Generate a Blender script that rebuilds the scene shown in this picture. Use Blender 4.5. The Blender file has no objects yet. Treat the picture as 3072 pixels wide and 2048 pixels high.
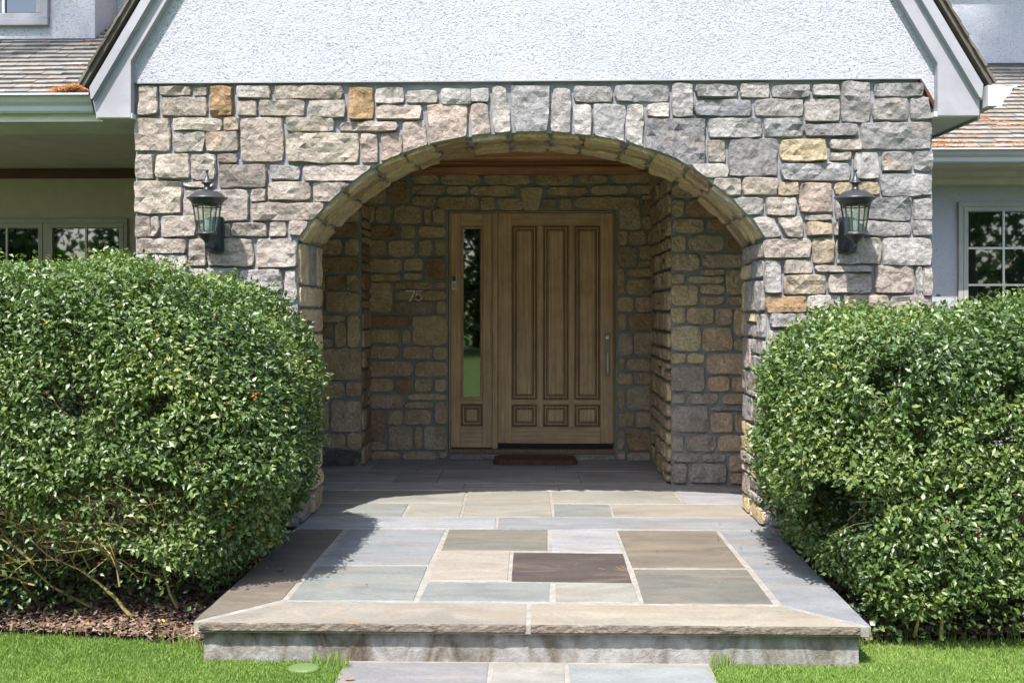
import bpy, math, random
import numpy as np
from mathutils import Vector, Matrix, noise
random.seed(7); np.random.seed(7)
SC = bpy.context.scene
COL = SC.collection
R = math.radians

# ------------------------------------------------------------------ camera, world, sun, exposure
F = 3200.0; YAW = math.atan(76/3200); CAM = (0.0, -7.37, 1.52)
cd = bpy.data.cameras.new('camera'); cam = bpy.data.objects.new('camera', cd); COL.objects.link(cam)
cd.sensor_width = 36; cd.lens = 36*F/3072; cd.shift_y = -104/3072; cd.clip_end = 500; cd.clip_start = .05
cam.location = CAM; cam.rotation_euler = (R(90), 0, YAW)
SC.camera = cam
SD = Vector((.38, 1.0, -1.8)).normalized()          # direction sunlight travels
elev = math.asin(-SD.z); az = math.atan2(-SD.x, -SD.y)   # azimuth of the sun seen from the house
w = bpy.data.worlds.new('World'); SC.world = w; w.use_nodes = True
nt = w.node_tree; bg = nt.nodes['Background']
sky = nt.nodes.new('ShaderNodeTexSky'); sky.sky_type = 'NISHITA'; sky.sun_disc = False
sky.sun_elevation = elev; sky.sun_rotation = az; sky.air_density = 1.0; sky.dust_density = 1.5; sky.ozone_density = 1.0
nt.links.new(sky.outputs[0], bg.inputs[0]); bg.inputs[1].default_value = 0.15
sl = bpy.data.lights.new('sun', 'SUN'); sl.energy = 3.15; sl.angle = R(.53); sl.color = (1, .955, .925)
sun = bpy.data.objects.new('sun', sl); COL.objects.link(sun)
sun.rotation_euler = SD.to_track_quat('-Z', 'Y').to_euler(); sun.location = (-5, -12, 20)
SC.view_settings.view_transform = 'Standard'; SC.view_settings.look = 'None'
SC.view_settings.gamma = 1; SC.view_settings.use_curve_mapping = False
SC.view_settings.exposure = 1.72
SC.cycles.max_bounces = 10; SC.cycles.diffuse_bounces = 6

# ------------------------------------------------------------------ photograph geometry helpers
_f = Vector((-math.sin(YAW), math.cos(YAW), 0)); _r = Vector((math.cos(YAW), math.sin(YAW), 0))
def ray(px, py): return _f + _r*((px-1536)/F) + Vector((0, 0, 1))*((920-py)/F)
def at_y(px, py, y):                       # point of the vertical plane y
    d = ray(px, py); t = (y-CAM[1])/d.y; return (CAM[0]+d.x*t, CAM[2]+d.z*t)
def at_z(px, py, z=0.0):                   # point of the level plane z
    d = ray(px, py); t = (z-CAM[2])/d.z; return (CAM[0]+d.x*t, CAM[1]+d.y*t)

# ------------------------------------------------------------------ object helpers
WL = {}
def wl(o): return WL.get(o.name, Vector((0, 0, 0))) if o else Vector((0, 0, 0))
def tag(o, label=None, cat=None, group=None, kind=None):
    if label: o['label'] = label
    if cat: o['category'] = cat
    if group: o['group'] = group
    if kind: o['kind'] = kind
    return o
def link(name, me, loc, parent, mat=None, color=None):
    o = bpy.data.objects.new(name, me); COL.objects.link(o)
    WL[o.name] = Vector(loc)
    if parent: o.parent = parent; o.location = Vector(loc)-wl(parent)
    else: o.location = loc
    if mat and not me.materials: me.materials.append(mat)
    if color: o.color = (*color, 1)
    return o
def mk(name, vs, fs, mat, parent=None, smooth=False, color=None, base=False):
    vs = [Vector(v) for v in vs]
    lo = Vector([min(v[i] for v in vs) for i in range(3)]); hi = Vector([max(v[i] for v in vs) for i in range(3)])
    c = (lo+hi)/2
    if base: c.z = lo.z
    me = bpy.data.meshes.new(name); me.from_pydata([v-c for v in vs], [], fs)
    if smooth: me.polygons.foreach_set('use_smooth', [True]*len(me.polygons))
    me.update()
    return link(name, me, c, parent, mat, color)
def thing(name, loc, label, cat, group=None):
    o = bpy.data.objects.new(name, None); COL.objects.link(o); o.location = loc; WL[o.name] = Vector(loc)
    o.empty_display_size = .1
    return tag(o, label, cat, group)
def npmesh(name, V, T, mat, parent=None, tint=None, loc=(0, 0, 0), smooth=False):
    """V (n,3), T (m,3) arrays; tint = per-vertex float"""
    loc = Vector(loc); V = V-np.array(loc)
    me = bpy.data.meshes.new(name)
    me.vertices.add(len(V)); me.vertices.foreach_set('co', V.astype(np.float32).ravel())
    me.loops.add(T.size); me.loops.foreach_set('vertex_index', T.astype(np.int32).ravel())
    k = T.shape[1]
    me.polygons.add(len(T)); me.polygons.foreach_set('loop_start', np.arange(0, T.size, k, dtype=np.int32))
    try: me.polygons.foreach_set('loop_total', np.full(len(T), k, dtype=np.int32))
    except Exception: pass
    if tint is not None:
        a = me.attributes.new('tint', 'FLOAT', 'POINT'); a.data.foreach_set('value', tint.astype(np.float32))
    if smooth: me.polygons.foreach_set('use_smooth', np.ones(len(T), bool))
    me.update(calc_edges=True); me.validate()
    return link(name, me, loc, parent, mat)
class MB:
    def __init__(s): s.v = []; s.f = []
    def add(s, vs, fs):
        b = len(s.v); s.v += [Vector(v) for v in vs]; s.f += [[i+b for i in f] for f in fs]; return s
    def box(s, x0, x1, y0, y1, z0, z1, bev=0):
        if bev <= 0:
            vs = [(x, y, z) for z in (z0, z1) for (x, y) in ((x0, y0), (x1, y0), (x1, y1), (x0, y1))]
            return s.add(vs, [(3, 2, 1, 0), (4, 5, 6, 7), (0, 1, 5, 4), (1, 2, 6, 5), (2, 3, 7, 6), (3, 0, 4, 7)])
        b = bev; vs = []; idx = {}
        for sx in (0, 1):
            for sy in (0, 1):
                for sz in (0, 1):
                    X = (x0, x1)[sx]; Y = (y0, y1)[sy]; Z = (z0, z1)[sz]
                    ix = X+(b if sx == 0 else -b); iy = Y+(b if sy == 0 else -b); iz = Z+(b if sz == 0 else -b)
                    for k, p in enumerate(((X, iy, iz), (ix, Y, iz), (ix, iy, Z))):
                        idx[(sx, sy, sz, k)] = len(vs); vs.append(p)
        fs = []
        I = idx
        fs += [[I[(a, 0, 0, 0)], I[(a, 1, 0, 0)], I[(a, 1, 1, 0)], I[(a, 0, 1, 0)]] for a in (0, 1)]
        fs += [[I[(0, a, 0, 1)], I[(1, a, 0, 1)], I[(1, a, 1, 1)], I[(0, a, 1, 1)]] for a in (0, 1)]
        fs += [[I[(0, 0, a, 2)], I[(1, 0, a, 2)], I[(1, 1, a, 2)], I[(0, 1, a, 2)]] for a in (0, 1)]
        for a in (0, 1):
            for c in (0, 1):
                fs.append([I[(0, a, c, 1)], I[(1, a, c, 1)], I[(1, a, c, 2)], I[(0, a, c, 2)]])
                fs.append([I[(a, 0, c, 0)], I[(a, 1, c, 0)], I[(a, 1, c, 2)], I[(a, 0, c, 2)]])
                fs.append([I[(a, c, 0, 0)], I[(a, c, 1, 0)], I[(a, c, 1, 1)], I[(a, c, 0, 1)]])
        for a in (0, 1):
            for c in (0, 1):
                for d in (0, 1): fs.append([I[(a, c, d, 0)], I[(a, c, d, 1)], I[(a, c, d, 2)]])
        return s.add(vs, fs)
    def prism(s, poly, ax, a0, a1):
        """poly = 2D points; ax: 'y' (x,z extruded along y), 'x' (y,z along x), 'z' (x,y along z)"""
        def P(p, a): return {'y': (p[0], a, p[1]), 'x': (a, p[0], p[1]), 'z': (p[0], p[1], a)}[ax]
        n = len(poly); vs = [P(p, a0) for p in poly]+[P(p, a1) for p in poly]
        return s.add(vs, [list(range(n)), list(range(2*n-1, n-1, -1))]+[[i, (i+1) % n, n+(i+1) % n, n+i] for i in range(n)])
    def tube(s, pts, rad, n=6, cap=True):
        pts = [Vector(p) for p in pts]; rads = rad if isinstance(rad, (list, tuple)) else [rad]*len(pts)
        vs = []
        for i, p in enumerate(pts):
            d = (pts[min(i+1, len(pts)-1)]-pts[max(i-1, 0)]).normalized()
            u = d.orthogonal().normalized() if i == 0 else (u0-d*u0.dot(d)).normalized()
            u0 = u; v = d.cross(u)
            for k in range(n):
                a = 2*math.pi*k/n; vs.append(p+(u*math.cos(a)+v*math.sin(a))*rads[i])
        fs = [[i*n+k, i*n+(k+1) % n, (i+1)*n+(k+1) % n, (i+1)*n+k] for i in range(len(pts)-1) for k in range(n)]
        if cap: fs += [list(range(n))[::-1], [(len(pts)-1)*n+k for k in range(n)]]
        return s.add(vs, fs)
    def lathe(s, prof, c, n=24):
        vs = []; c = Vector(c)
        for r, z in prof:
            for k in range(n):
                a = 2*math.pi*k/n; vs.append(c+Vector((r*math.cos(a), r*math.sin(a), z)))
        fs = [[i*n+k, i*n+(k+1) % n, (i+1)*n+(k+1) % n, (i+1)*n+k] for i in range(len(prof)-1) for k in range(n)]
        fs += [list(range(n))[::-1], [(len(prof)-1)*n+k for k in range(n)]]
        return s.add(vs, fs)
    def build(s, name, mat, parent=None, smooth=False, color=None): return mk(name, s.v, s.f, mat, parent, smooth, color)

# ------------------------------------------------------------------ materials
class NT:
    def __init__(s, name):
        s.m = bpy.data.materials.new(name); s.m.use_nodes = True; s.t = s.m.node_tree; s.b = s.t.nodes['Principled BSDF']
    def n(s, t, **k):
        x = s.t.nodes.new(t)
        for a, v in k.items():
            if hasattr(x, a): setattr(x, a, v)
            else: x.inputs[a].default_value = v
        return x
    def l(s, a, b): s.t.links.new(a, b)
    def coord(s, scale=(1, 1, 1), rnd=True):
        tc = s.n('ShaderNodeTexCoord'); mp = s.n('ShaderNodeMapping'); mp.inputs['Scale'].default_value = scale
        s.l(tc.outputs['Object'], mp.inputs['Vector'])
        if rnd:
            oi = s.n('ShaderNodeObjectInfo'); cm = s.n('ShaderNodeVectorMath', operation='SCALE'); cm.inputs[0].default_value = (37, 53, 71)
            s.l(oi.outputs['Random'], cm.inputs['Scale']); s.l(cm.outputs[0], mp.inputs['Location'])
        return mp.outputs[0]
    def noise(s, vec, scale, detail=4, rough=.55, dist=0):
        x = s.n('ShaderNodeTexNoise'); x.inputs['Scale'].default_value = scale; x.inputs['Detail'].default_value = detail
        x.inputs['Roughness'].default_value = rough; x.inputs['Distortion'].default_value = dist; s.l(vec, x.inputs['Vector']); return x.outputs['Fac']
    def ramp(s, fac, stops):
        x = s.n('ShaderNodeValToRGB'); e = x.color_ramp.elements
        while len(e) < len(stops): e.new(.5)
        for k, (p, c) in enumerate(stops):
            e[k].position = p; e[k].color = (*c, 1) if isinstance(c, (tuple, list)) else (c, c, c, 1)
        s.l(fac, x.inputs[0]); return x.outputs[0]
    def mix(s, fac, a, b, mode='MIX'):
        x = s.n('ShaderNodeMix', data_type='RGBA', blend_type=mode)
        for v, i in ((fac, 0), (a, 6), (b, 7)):
            if isinstance(v, (int, float)): x.inputs[i].default_value = v
            elif isinstance(v, (tuple, list)): x.inputs[i].default_value = (*v, 1)
            else: s.l(v, x.inputs[i])
        return x.outputs[2]
    def math(s, op, a, b=0.0):
        x = s.n('ShaderNodeMath', operation=op)
        for i, v in enumerate((a, b)):
            if isinstance(v, (int, float)): x.inputs[i].default_value = v
            else: s.l(v, x.inputs[i])
        return x.outputs[0]
    def bump(s, h, dist, strength=1.0, prev=None):
        x = s.n('ShaderNodeBump'); x.inputs['Distance'].default_value = dist; x.inputs['Strength'].default_value = strength
        s.l(h, x.inputs['Height'])
        if prev: s.l(prev, x.inputs['Normal'])
        return x.outputs[0]
    def fin(s, col=None, rough=.8, nrm=None, spec=.3, **k):
        if col is not None:
            if isinstance(col, (tuple, list)): s.b.inputs['Base Color'].default_value = (*col, 1)
            else: s.l(col, s.b.inputs['Base Color'])
        if isinstance(rough, (int, float)): s.b.inputs['Roughness'].default_value = rough
        else: s.l(rough, s.b.inputs['Roughness'])
        s.b.inputs['Specular IOR Level'].default_value = spec
        if nrm: s.l(nrm, s.b.inputs['Normal'])
        for a, v in k.items(): s.b.inputs[a.replace('_', ' ')].default_value = v
        return s.m

def mat_stone(name='rock_face', rel=.012):
    t = NT(name); c = t.coord(); oi = t.n('ShaderNodeObjectInfo')
    n1 = t.noise(c, 7, 5, .6, .4); n2 = t.noise(c, 42, 6, .75); n3 = t.noise(c, 3.2, 3, .5, .6)
    v = t.ramp(n1, [(.25, .72), (.5, .98), (.75, 1.25)])
    col = t.mix(1, oi.outputs['Color'], v, 'MULTIPLY')
    v2 = t.ramp(n2, [(.3, .68), (.5, 1.0), (.72, 1.28)]); col = t.mix(1, col, v2, 'MULTIPLY')
    rust = t.ramp(n3, [(.60, 0.0), (.74, .42)]); col = t.mix(rust, col, (.38, .235, .11))
    pale = t.ramp(t.noise(c, 5.3, 4, .65, 1.2), [(.60, 0.0), (.74, .38)]); col = t.mix(pale, col, (.55, .52, .48))
    vo = t.n('ShaderNodeTexVoronoi', feature='F1'); vo.inputs['Scale'].default_value = 22; t.l(c, vo.inputs['Vector'])
    vo.inputs['Randomness'].default_value = 1
    b = t.bump(t.noise(c, 15, 6, .68, 1.2), rel*2.4, 1.0); b = t.bump(vo.outputs['Distance'], rel*1.5, .6, b)
    b = t.bump(n2, rel*1.2, 1, b)
    return t.fin(col, .88, b, .2)
def mat_flat_stone(name='bluestone'):
    t = NT(name); c = t.coord((.8, 2.2, 1)); oi = t.n('ShaderNodeObjectInfo')
    n1 = t.noise(c, 2.6, 5, .6, .7); n2 = t.noise(c, 60, 5, .7); n3 = t.noise(c, 1.6, 4, .6, 1.2)
    col = t.mix(1, oi.outputs['Color'], t.ramp(n1, [(.25, .70), (.5, .98), (.75, 1.22)]), 'MULTIPLY')
    col = t.mix(1, col, t.ramp(n2, [(.3, .76), (.7, 1.18)]), 'MULTIPLY')
    col = t.mix(t.ramp(n3, [(.52, 0.0), (.70, .6)]), col, (.20, .16, .11))
    spk = t.ramp(t.noise(c, 55, 2, .5), [(.0, 0.0), (.69, 0.0), (.74, .6)]); col = t.mix(spk, col, (.09, .08, .06))
    b = t.bump(t.noise(c, 9, 5, .6), .004, .6); b = t.bump(n2, .0015, .7, b)
    return t.fin(col, t.ramp(n1, [(0, .75), (1, .6)]), b, .3)
def mat_riven():
    t = NT('riven_edge'); c = t.coord((1, 1, 2.2), rnd=False); n1 = t.noise(c, 9, 6, .65, .8); n2 = t.noise(c, 55, 5, .7)
    col = t.mix(1, t.ramp(n1, [(.3, (.10, .078, .062)), (.55, (.19, .155, .12)), (.72, (.30, .26, .21))]), t.ramp(n2, [(.3, .7), (.7, 1.2)]), 'MULTIPLY')
    return t.fin(col, .9, t.bump(n2, .010, 1, t.bump(n1, .02, .8)), .2)
def mat_rough(name, c1, c2, scale=12, bumpd=.004, bscale=60, rough=.9, detail=5, spec=.2):
    t = NT(name); c = t.coord(rnd=False); n1 = t.noise(c, scale, detail, .6, .5)
    col = t.ramp(n1, [(.3, c1), (.7, c2)])
    b = t.bump(t.noise(c, bscale, 5, .65), bumpd, .8)
    return t.fin(col, rough, b, spec)
def mat_stucco(name, a=1.0):
    t = NT(name); c = t.coord(rnd=False); wpn = t.n('ShaderNodeTexNoise'); wpn.inputs['Scale'].default_value = 1.6; wpn.inputs['Detail'].default_value = 3; t.l(c, wpn.inputs['Vector'])
    vm = t.n('ShaderNodeVectorMath', operation='MULTIPLY_ADD'); t.l(wpn.outputs['Color'], vm.inputs[0]); vm.inputs[1].default_value = (.22, .1, .22); t.l(c, vm.inputs[2])
    sc = t.n('ShaderNodeMapping'); sc.inputs['Scale'].default_value = (62, 62, 84); t.l(vm.outputs[0], sc.inputs['Vector'])
    n1 = t.noise(sc.outputs[0], 1, 5, .72, .2); n2 = t.noise(c, 88, 3, .7)
    h = t.math('ADD', t.math('MULTIPLY', n1, .65), t.math('MULTIPLY', n2, .35))
    hr = t.ramp(h, [(.36, 0.0), (.46, .6), (.60, 1.0)])
    b = t.bump(t.noise(c, 7, 4, .6, 1.0), .03*a, .35); b = t.bump(hr, .008*a, 1.0, b)
    pit = t.ramp(h, [(.37, .85), (.45, 0.0)])
    col = t.mix(pit, (.455, .455, .485), (.20, .205, .225))
    col = t.mix(t.ramp(t.noise(c, 1.1, 5, .65), [(.40, 0.0), (.72, .55)]), col, (.37, .375, .405))
    return t.fin(col, .92, b, .15)
def mat_paint(name, col, rough=.5, dirt=.12):
    t = NT(name); c = t.coord(rnd=False); n = t.noise(c, 3, 5, .6, .8)
    k = tuple(x*(1-dirt*1.6) for x in col)
    b = t.bump(t.noise(c, 40, 3, .5), .0008, .6)
    return t.fin(t.ramp(n, [(.35, k), (.65, col)]), rough, b, .35)
def mat_wood(name, dark, light, axis='z', rough=.55, scale=1.0, knots=False):
    t = NT(name); s = {'z': (16, 16, 1.1), 'x': (1.1, 16, 16)}[axis]; c = t.coord(tuple(q*scale for q in s))
    c2 = t.coord(tuple(q*scale*6 for q in s))
    n1 = t.noise(c, 1.5, 5, .6, 1.6); n2 = t.noise(c2, 1.6, 4, .7, .3); n3 = t.noise(t.coord((1, 1, 1)), 3.0, 4, .6, .5)
    wv = t.n('ShaderNodeTexWave', wave_type='RINGS' if False else 'BANDS', bands_direction='X' if axis == 'z' else 'Z')
    wv.inputs['Scale'].default_value = .45; wv.inputs['Distortion'].default_value = 9; wv.inputs['Detail'].default_value = 3; wv.inputs['Detail Scale'].default_value = .7
    t.l(c, wv.inputs['Vector'])
    f = t.math('ADD', t.math('MULTIPLY', n1, .60), t.math('MULTIPLY', wv.outputs['Fac'], .09)); f = t.math('ADD', f, t.math('MULTIPLY', n2, .30))
    mid = tuple((a+b)/2 for a, b in zip(dark, light))
    col = t.ramp(f, [(.33, dark), (.52, mid), (.70, light)])
    col = t.mix(1, col, t.ramp(n3, [(.3, .82), (.7, 1.15)]), 'MULTIPLY')
    if knots:
        vo = t.n('ShaderNodeTexVoronoi'); vo.inputs['Scale'].default_value = .28*6; t.l(t.coord((1.2, 6, 6)), vo.inputs['Vector'])
        col = t.mix(t.ramp(vo.outputs['Distance'], [(.06, .85), (.2, 0.0)]), col, tuple(x*.25 for x in dark))
    b = t.bump(n2, .0012, .8); b = t.bump(n1, .0015, .5, b)
    return t.fin(col, rough, b, .35)
def mat_tint(name, stops, rough=.5, spec=.5, trans=None, sheen=0):
    t = NT(name); a = t.n('ShaderNodeAttribute', attribute_name='tint')
    col = t.ramp(a.outputs['Fac'], stops); m = t.fin(col, rough, None, spec)
    if trans:
        tr = t.n('ShaderNodeBsdfTranslucent'); mx = t.n('ShaderNodeMixShader'); mx.inputs[0].default_value = trans
        cc = t.mix(1, col, (1.5, 1.7, .5), 'MULTIPLY'); t.l(cc, tr.inputs[0])
        t.l(t.b.outputs[0], mx.inputs[1]); t.l(tr.outputs[0], mx.inputs[2])
        t.l(mx.outputs[0], t.t.nodes['Material Output'].inputs['Surface'])
    return m
def mat_plain(name, col, rough=.5, metal=0, spec=.5):
    t = NT(name); c = t.coord(rnd=False); n = t.noise(c, 25, 4, .6)
    t.b.inputs['Metallic'].default_value = metal
    return t.fin(t.ramp(n, [(.3, tuple(x*.85 for x in col)), (.7, col)]), rough, None, spec)

M = {}
M['stone'] = mat_stone()
M['blue'] = mat_flat_stone()
M['riven'] = mat_riven()
M['mortar'] = mat_rough('mortar', (.165, .17, .185), (.25, .255, .27), 9, .004, 70)
M['mortar_in'] = mat_rough('mortar_inside', (.17, .17, .155), (.26, .255, .235), 9, .004, 70)  # warm copy of mortar; brightening of the shaded porch put into its colour
M['grout'] = mat_rough('pale_grout', (.18, .165, .145), (.28, .26, .225), 14, .002, 90)
M['stucco'] = mat_stucco('white_stucco'); M['stucco2'] = mat_stucco('white_stucco_fine', .6)
M['trim'] = mat_paint('grey_white_trim', (.30, .293, .31)); M['white'] = mat_paint('white_gutter', (.45, .455, .46), .35, .06)
M['cream'] = mat_paint('cream_board', (.52, .525, .43)); M['beige'] = mat_rough('beige_render', (.36, .325, .265), (.41, .37, .30), 6, .002, 80)
M['cedar'] = mat_wood('cedar', (.26, .11, .055), (.54, .28, .14), 'x', .6, .8, True)
M['oak'] = mat_wood('oak_upright', (.36, .225, .11), (.62, .43, .23), 'z'); M['oakx'] = mat_wood('oak_rail', (.36, .225, .11), (.62, .43, .23), 'x')
M['oakdark'] = mat_wood('oak_groove', (.15, .092, .045), (.27, .17, .09), 'z')
M['brownbeam'] = mat_wood('dark_brown_beam', (.05, .018, .010), (.10, .036, .02), 'x')
M['metal'] = mat_plain('dark_bronze', (.045, .047, .052), .38, .35)
M['pewter'] = mat_plain('aged_nickel', (.75, .70, .58), .3, .2)
M['plate'] = mat_plain('brown_plate', (.24, .19, .13), .4, .3)
M['whiteplastic'] = mat_plain('pale_plastic', (.62, .62, .62), .4); M['black'] = mat_plain('black_gloss', (.01, .01, .012), .12)
M['digit'] = mat_plain('steel_digit', (.82, .79, .72), .4, .1)
M['winframe'] = mat_paint('grey_window_frame', (.33, .325, .29), .45); M['muntin'] = mat_paint('pale_muntin', (.55, .54, .48), .45)
M['concrete'] = mat_rough('stained_concrete', (.15, .105, .07), (.47, .455, .43), 4.2, .006, 45, .9, 7)
def mat_riser():
    t = NT('stained_riser'); c = t.coord((1, 1, .4), rnd=False); c2 = t.coord(rnd=False); n1 = t.noise(c, 5, 6, .65, .8); n2 = t.noise(c2, 50, 6, .7); n3 = t.noise(c2, 8, 5, .65, 1)
    col = t.ramp(n1, [(.34, (.085, .062, .042)), (.44, (.18, .16, .135)), (.56, (.27, .26, .24))]); col = t.mix(1, col, t.ramp(n3, [(.35, .72), (.65, 1.15)]), 'MULTIPLY')
    return t.fin(col, .9, t.bump(n2, .008, .9, t.bump(n3, .01, .6)), .2)
M['concrete'] = mat_riser()
M['soil'] = mat_rough('soil', (.03, .022, .016), (.075, .05, .035), 14, .02, 30)
M['lawn'] = mat_rough('lawn_ground', (.06, .12, .02), (.15, .24, .05), 4, .01, 60)
def glass(name, ior, base=(.006, .007, .006)):
    t = NT(name); t.b.inputs['IOR'].default_value = ior
    c = t.coord(rnd=False); b = t.bump(t.noise(c, 1.3, 2, .5), .002, .25)
    return t.fin(base, .02, b, .5)
M['glass'] = glass('dark_window_glass', 2.1)
def clear():
    t = NT('lantern_glass'); gl = t.n('ShaderNodeBsdfGlossy'); gl.inputs['Roughness'].default_value = .03
    tr = t.n('ShaderNodeBsdfTransparent'); tr.inputs[0].default_value = (.90, .93, .90, 1)
    mx = t.n('ShaderNodeMixShader'); mx.inputs[0].default_value = .09
    t.l(tr.outputs[0], mx.inputs[1]); t.l(gl.outputs[0], mx.inputs[2])
    t.l(mx.outputs[0], t.t.nodes['Material Output'].inputs['Surface']); return t.m
M['clear'] = clear()
M['bulb'] = mat_plain('frosted_bulb', (.7, .68, .62), .15)
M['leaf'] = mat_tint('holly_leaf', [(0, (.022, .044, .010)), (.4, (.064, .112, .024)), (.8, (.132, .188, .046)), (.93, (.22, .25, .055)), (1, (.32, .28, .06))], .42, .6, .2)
M['twig'] = mat_tint('olive_twig', [(0, (.12, .085, .035)), (1, (.40, .33, .13))], .7, .3)
M['grass'] = mat_tint('grass_blade', [(0, (.075, .13, .022)), (.6, (.145, .225, .042)), (1, (.26, .30, .095))], .5, .3, .3)
M['chip'] = mat_tint('bark_chip', [(0, (.05, .028, .018)), (.5, (.125, .08, .055)), (1, (.30, .21, .15))], .85, .2)
M['needle'] = mat_tint('pine_needle', [(0, (.20, .07, .02)), (1, (.52, .24, .08))], .7, .2)
M['berry'] = mat_plain('orange_red_berry', (.55, .06, .015), .3)
M['bark'] = mat_rough('bark', (.05, .038, .028), (.12, .095, .07), 10, .03, 18)
M['tree'] = mat_tint('tree_leaf', [(0, (.010, .03, .006)), (.6, (.05, .12, .018)), (1, (.13, .22, .035))], .5, .4, .3)
M['coir'] = mat_rough('coir_fibre', (.06, .03, .018), (.17, .085, .045), 60, .012, 220)
def mat_shingle():
    t = NT('cedar_shingle'); c = t.coord((9, 9, 9)); oi = t.n('ShaderNodeObjectInfo')
    col = t.mix(1, oi.outputs['Color'], t.ramp(t.noise(c, 1.2, 5, .7, .5), [(.3, .7), (.7, 1.2)]), 'MULTIPLY')
    return t.fin(col, .9, t.bump(t.noise(c, 3, 4, .6), .003, .7), .15)
M['shingle'] = mat_shingle()

# ------------------------------------------------------------------ stone block generator
CC = dict(b=(.44, .37, .305), l=(.52, .43, .335), w=(.52, .475, .43), g=(.365, .345, .33), k=(.265, .25, .25), p=(.45, .35, .29),
          d=(.30, .245, .205), o=(.42, .26, .12), y=(.50, .40, .24), h=(.43, .395, .36), q=(.46, .36, .25),
          t=(.53, .40, .235), T=(.58, .46, .275), D=(.37, .25, .145), P=(.53, .38, .25), G=(.50, .40, .265), K=(.14, .12, .10))
def mute(c, f):
    g = sum(c)/3; return tuple(x*(1-f)+q*f for x, q in zip(c, (g*1.06, g, g*.93)))
CC = {k: (v if k in 'tTDPGK' else tuple(.79*x for x in mute(v, .16))) for k, v in CC.items()}  # porch keys stay lighter than the same facade stone, brightening the shaded recess in colour
def jit(c, a=.07):
    k = 1+random.uniform(-a, a); t_ = random.uniform(-.025, .025); return (max(.01, c[0]*k*(1+t_)), max(.01, c[1]*k), max(.01, c[2]*k*(1-t_)))
def stone(P, quad, col, parent, mat=None, rel=.03, clamp=None, name='stone', grow=.0045, cell=.034, base=.016):
    """P(a,b,w) maps face coordinates to the world; quad = TL,TR,BR,BL in face coordinates (metres)"""
    TL, TR, BR, BL = [Vector(q) for q in quad]
    ctr = (TL+TR+BR+BL)/4; TL, TR, BR, BL = [p+Vector((math.copysign(grow, (p-ctr).x), math.copysign(grow, (p-ctr).y))) for p in (TL, TR, BR, BL)]
    W = ((TR-TL).length+(BR-BL).length)/2; H = ((TL-BL).length+(TR-BR).length)/2
    nu = max(4, min(13, int(W/cell)+2)); nv = max(4, min(10, int(H/cell)+2))
    def ax(n, L):
        e = min(.007/L*2, .3); inner = [-1+e+(2-2*e)*i/(n-2) for i in range(n-1)]; return [-1]+inner+[1]
    S = ax(nu, W); T = ax(nv, H); sd = Vector((random.uniform(-50, 50), random.uniform(-50, 50), random.uniform(-50, 50)))
    tx, ty = random.uniform(-.3, .3), random.uniform(-.35, .35); vs = []; rel = rel*random.uniform(.75, 1.25)
    rows = len(T); cols = len(S)
    def pos(s, t, w, k=1.0):
        r = min(.35, (.013 if grow > .003 else .024)/min(W, H)); c = (abs(s)**5)*(abs(t)**5)*r
        s2, t2 = s*(1-c)*k, t*(1-c)*k
        u, v = (s2+1)/2, (t2+1)/2
        p = (BL*(1-u)+BR*u)*(1-v)+(TL*(1-u)+TR*u)*v
        nn = noise.noise_vector(Vector((p.x*11, p.y*11, 0))+sd)
        p = p+Vector((nn.x, nn.y))*.010*(1 if max(abs(s), abs(t)) > .9 else .5)
        if clamp: p = clamp(p)
        return P(p.x, p.y, w)
    for t in T:
        for s in S:
            m = max(abs(s), abs(t))
            if m > .999: w = base+random.uniform(-.002, .004)
            else:
                q = Vector((s*W*7, t*H*7, 0))+sd
                n1 = noise.fractal(q, .9, 2.1, 4); cell_ = noise.cell(q*1.3)
                r2 = noise.noise(q*.45)
                w = base+rel*(.52+.36*n1+.55*r2+.16*cell_+tx*s*.8+ty*t*.8)*(1-.12*m**8)
                w = max(w, base+rel*.15)
            vs.append(pos(s, t, w))
    fs = []
    for j in range(rows-1):
        for i in range(cols-1):
            a = j*cols+i; b, c, d = a+1, a+cols+1, a+cols
            fs += [(a, b, c), (a, c, d)] if (i+j) % 2 else [(a, b, d), (b, c, d)]
    # skirt going back into the mortar
    ring = [(i, 0) for i in range(cols)]+[(cols-1, j) for j in range(1, rows)]+[(i, rows-1) for i in range(cols-2, -1, -1)]+[(0, j) for j in range(rows-2, 0, -1)]
    n0 = len(vs)
    for (i, j) in ring: vs.append(pos(S[i], T[j], -.02))
    idx = [j*cols+i for i, j in ring]; L = len(ring)
    for k in range(L): fs.append((idx[k], n0+k, n0+(k+1) % L, idx[(k+1) % L]))
    return mk(name, vs, fs, mat or M['stone'], parent, color=jit(col), smooth=False)
def Q(x0, y0, x1, y1): return ((x0, y1), (x1, y1), (x1, y0), (x0, y0))
def fill(P, a0, a1, b0, b1, parent, pal, hs=(.09, .2), wsz=(.14, .38), gap=.026, **kw):
    b = b0
    while b < b1-.03:
        h = random.uniform(*hs)
        if b+h > b1-.07: h = b1-b
        a = a0-0.0
        while a < a1-.02:
            w_ = random.uniform(*wsz)
            if a+w_ > a1-.09: w_ = a1-a
            if h > .15 and random.random() < .3 and w_ > .12:
                m = h*random.uniform(.4, .6)
                stone(P, Q(a+gap/2, b+gap/2, a+w_-gap/2, b+m-gap/2), CC[random.choice(pal)], parent, **kw)
                stone(P, Q(a+gap/2, b+m+gap/2, a+w_-gap/2, b+h-gap/2), CC[random.choice(pal)], parent, **kw)
            else: stone(P, Q(a+gap/2, b+gap/2, a+w_-gap/2, b+h-gap/2), CC[random.choice(pal)], parent, **kw)
            a += w_
        b += h
def planeY(y): return lambda a, b, w: (a, y-w, b)
def planeX(x, s): return lambda a, b, w: (x+s*w, a, b)

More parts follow.
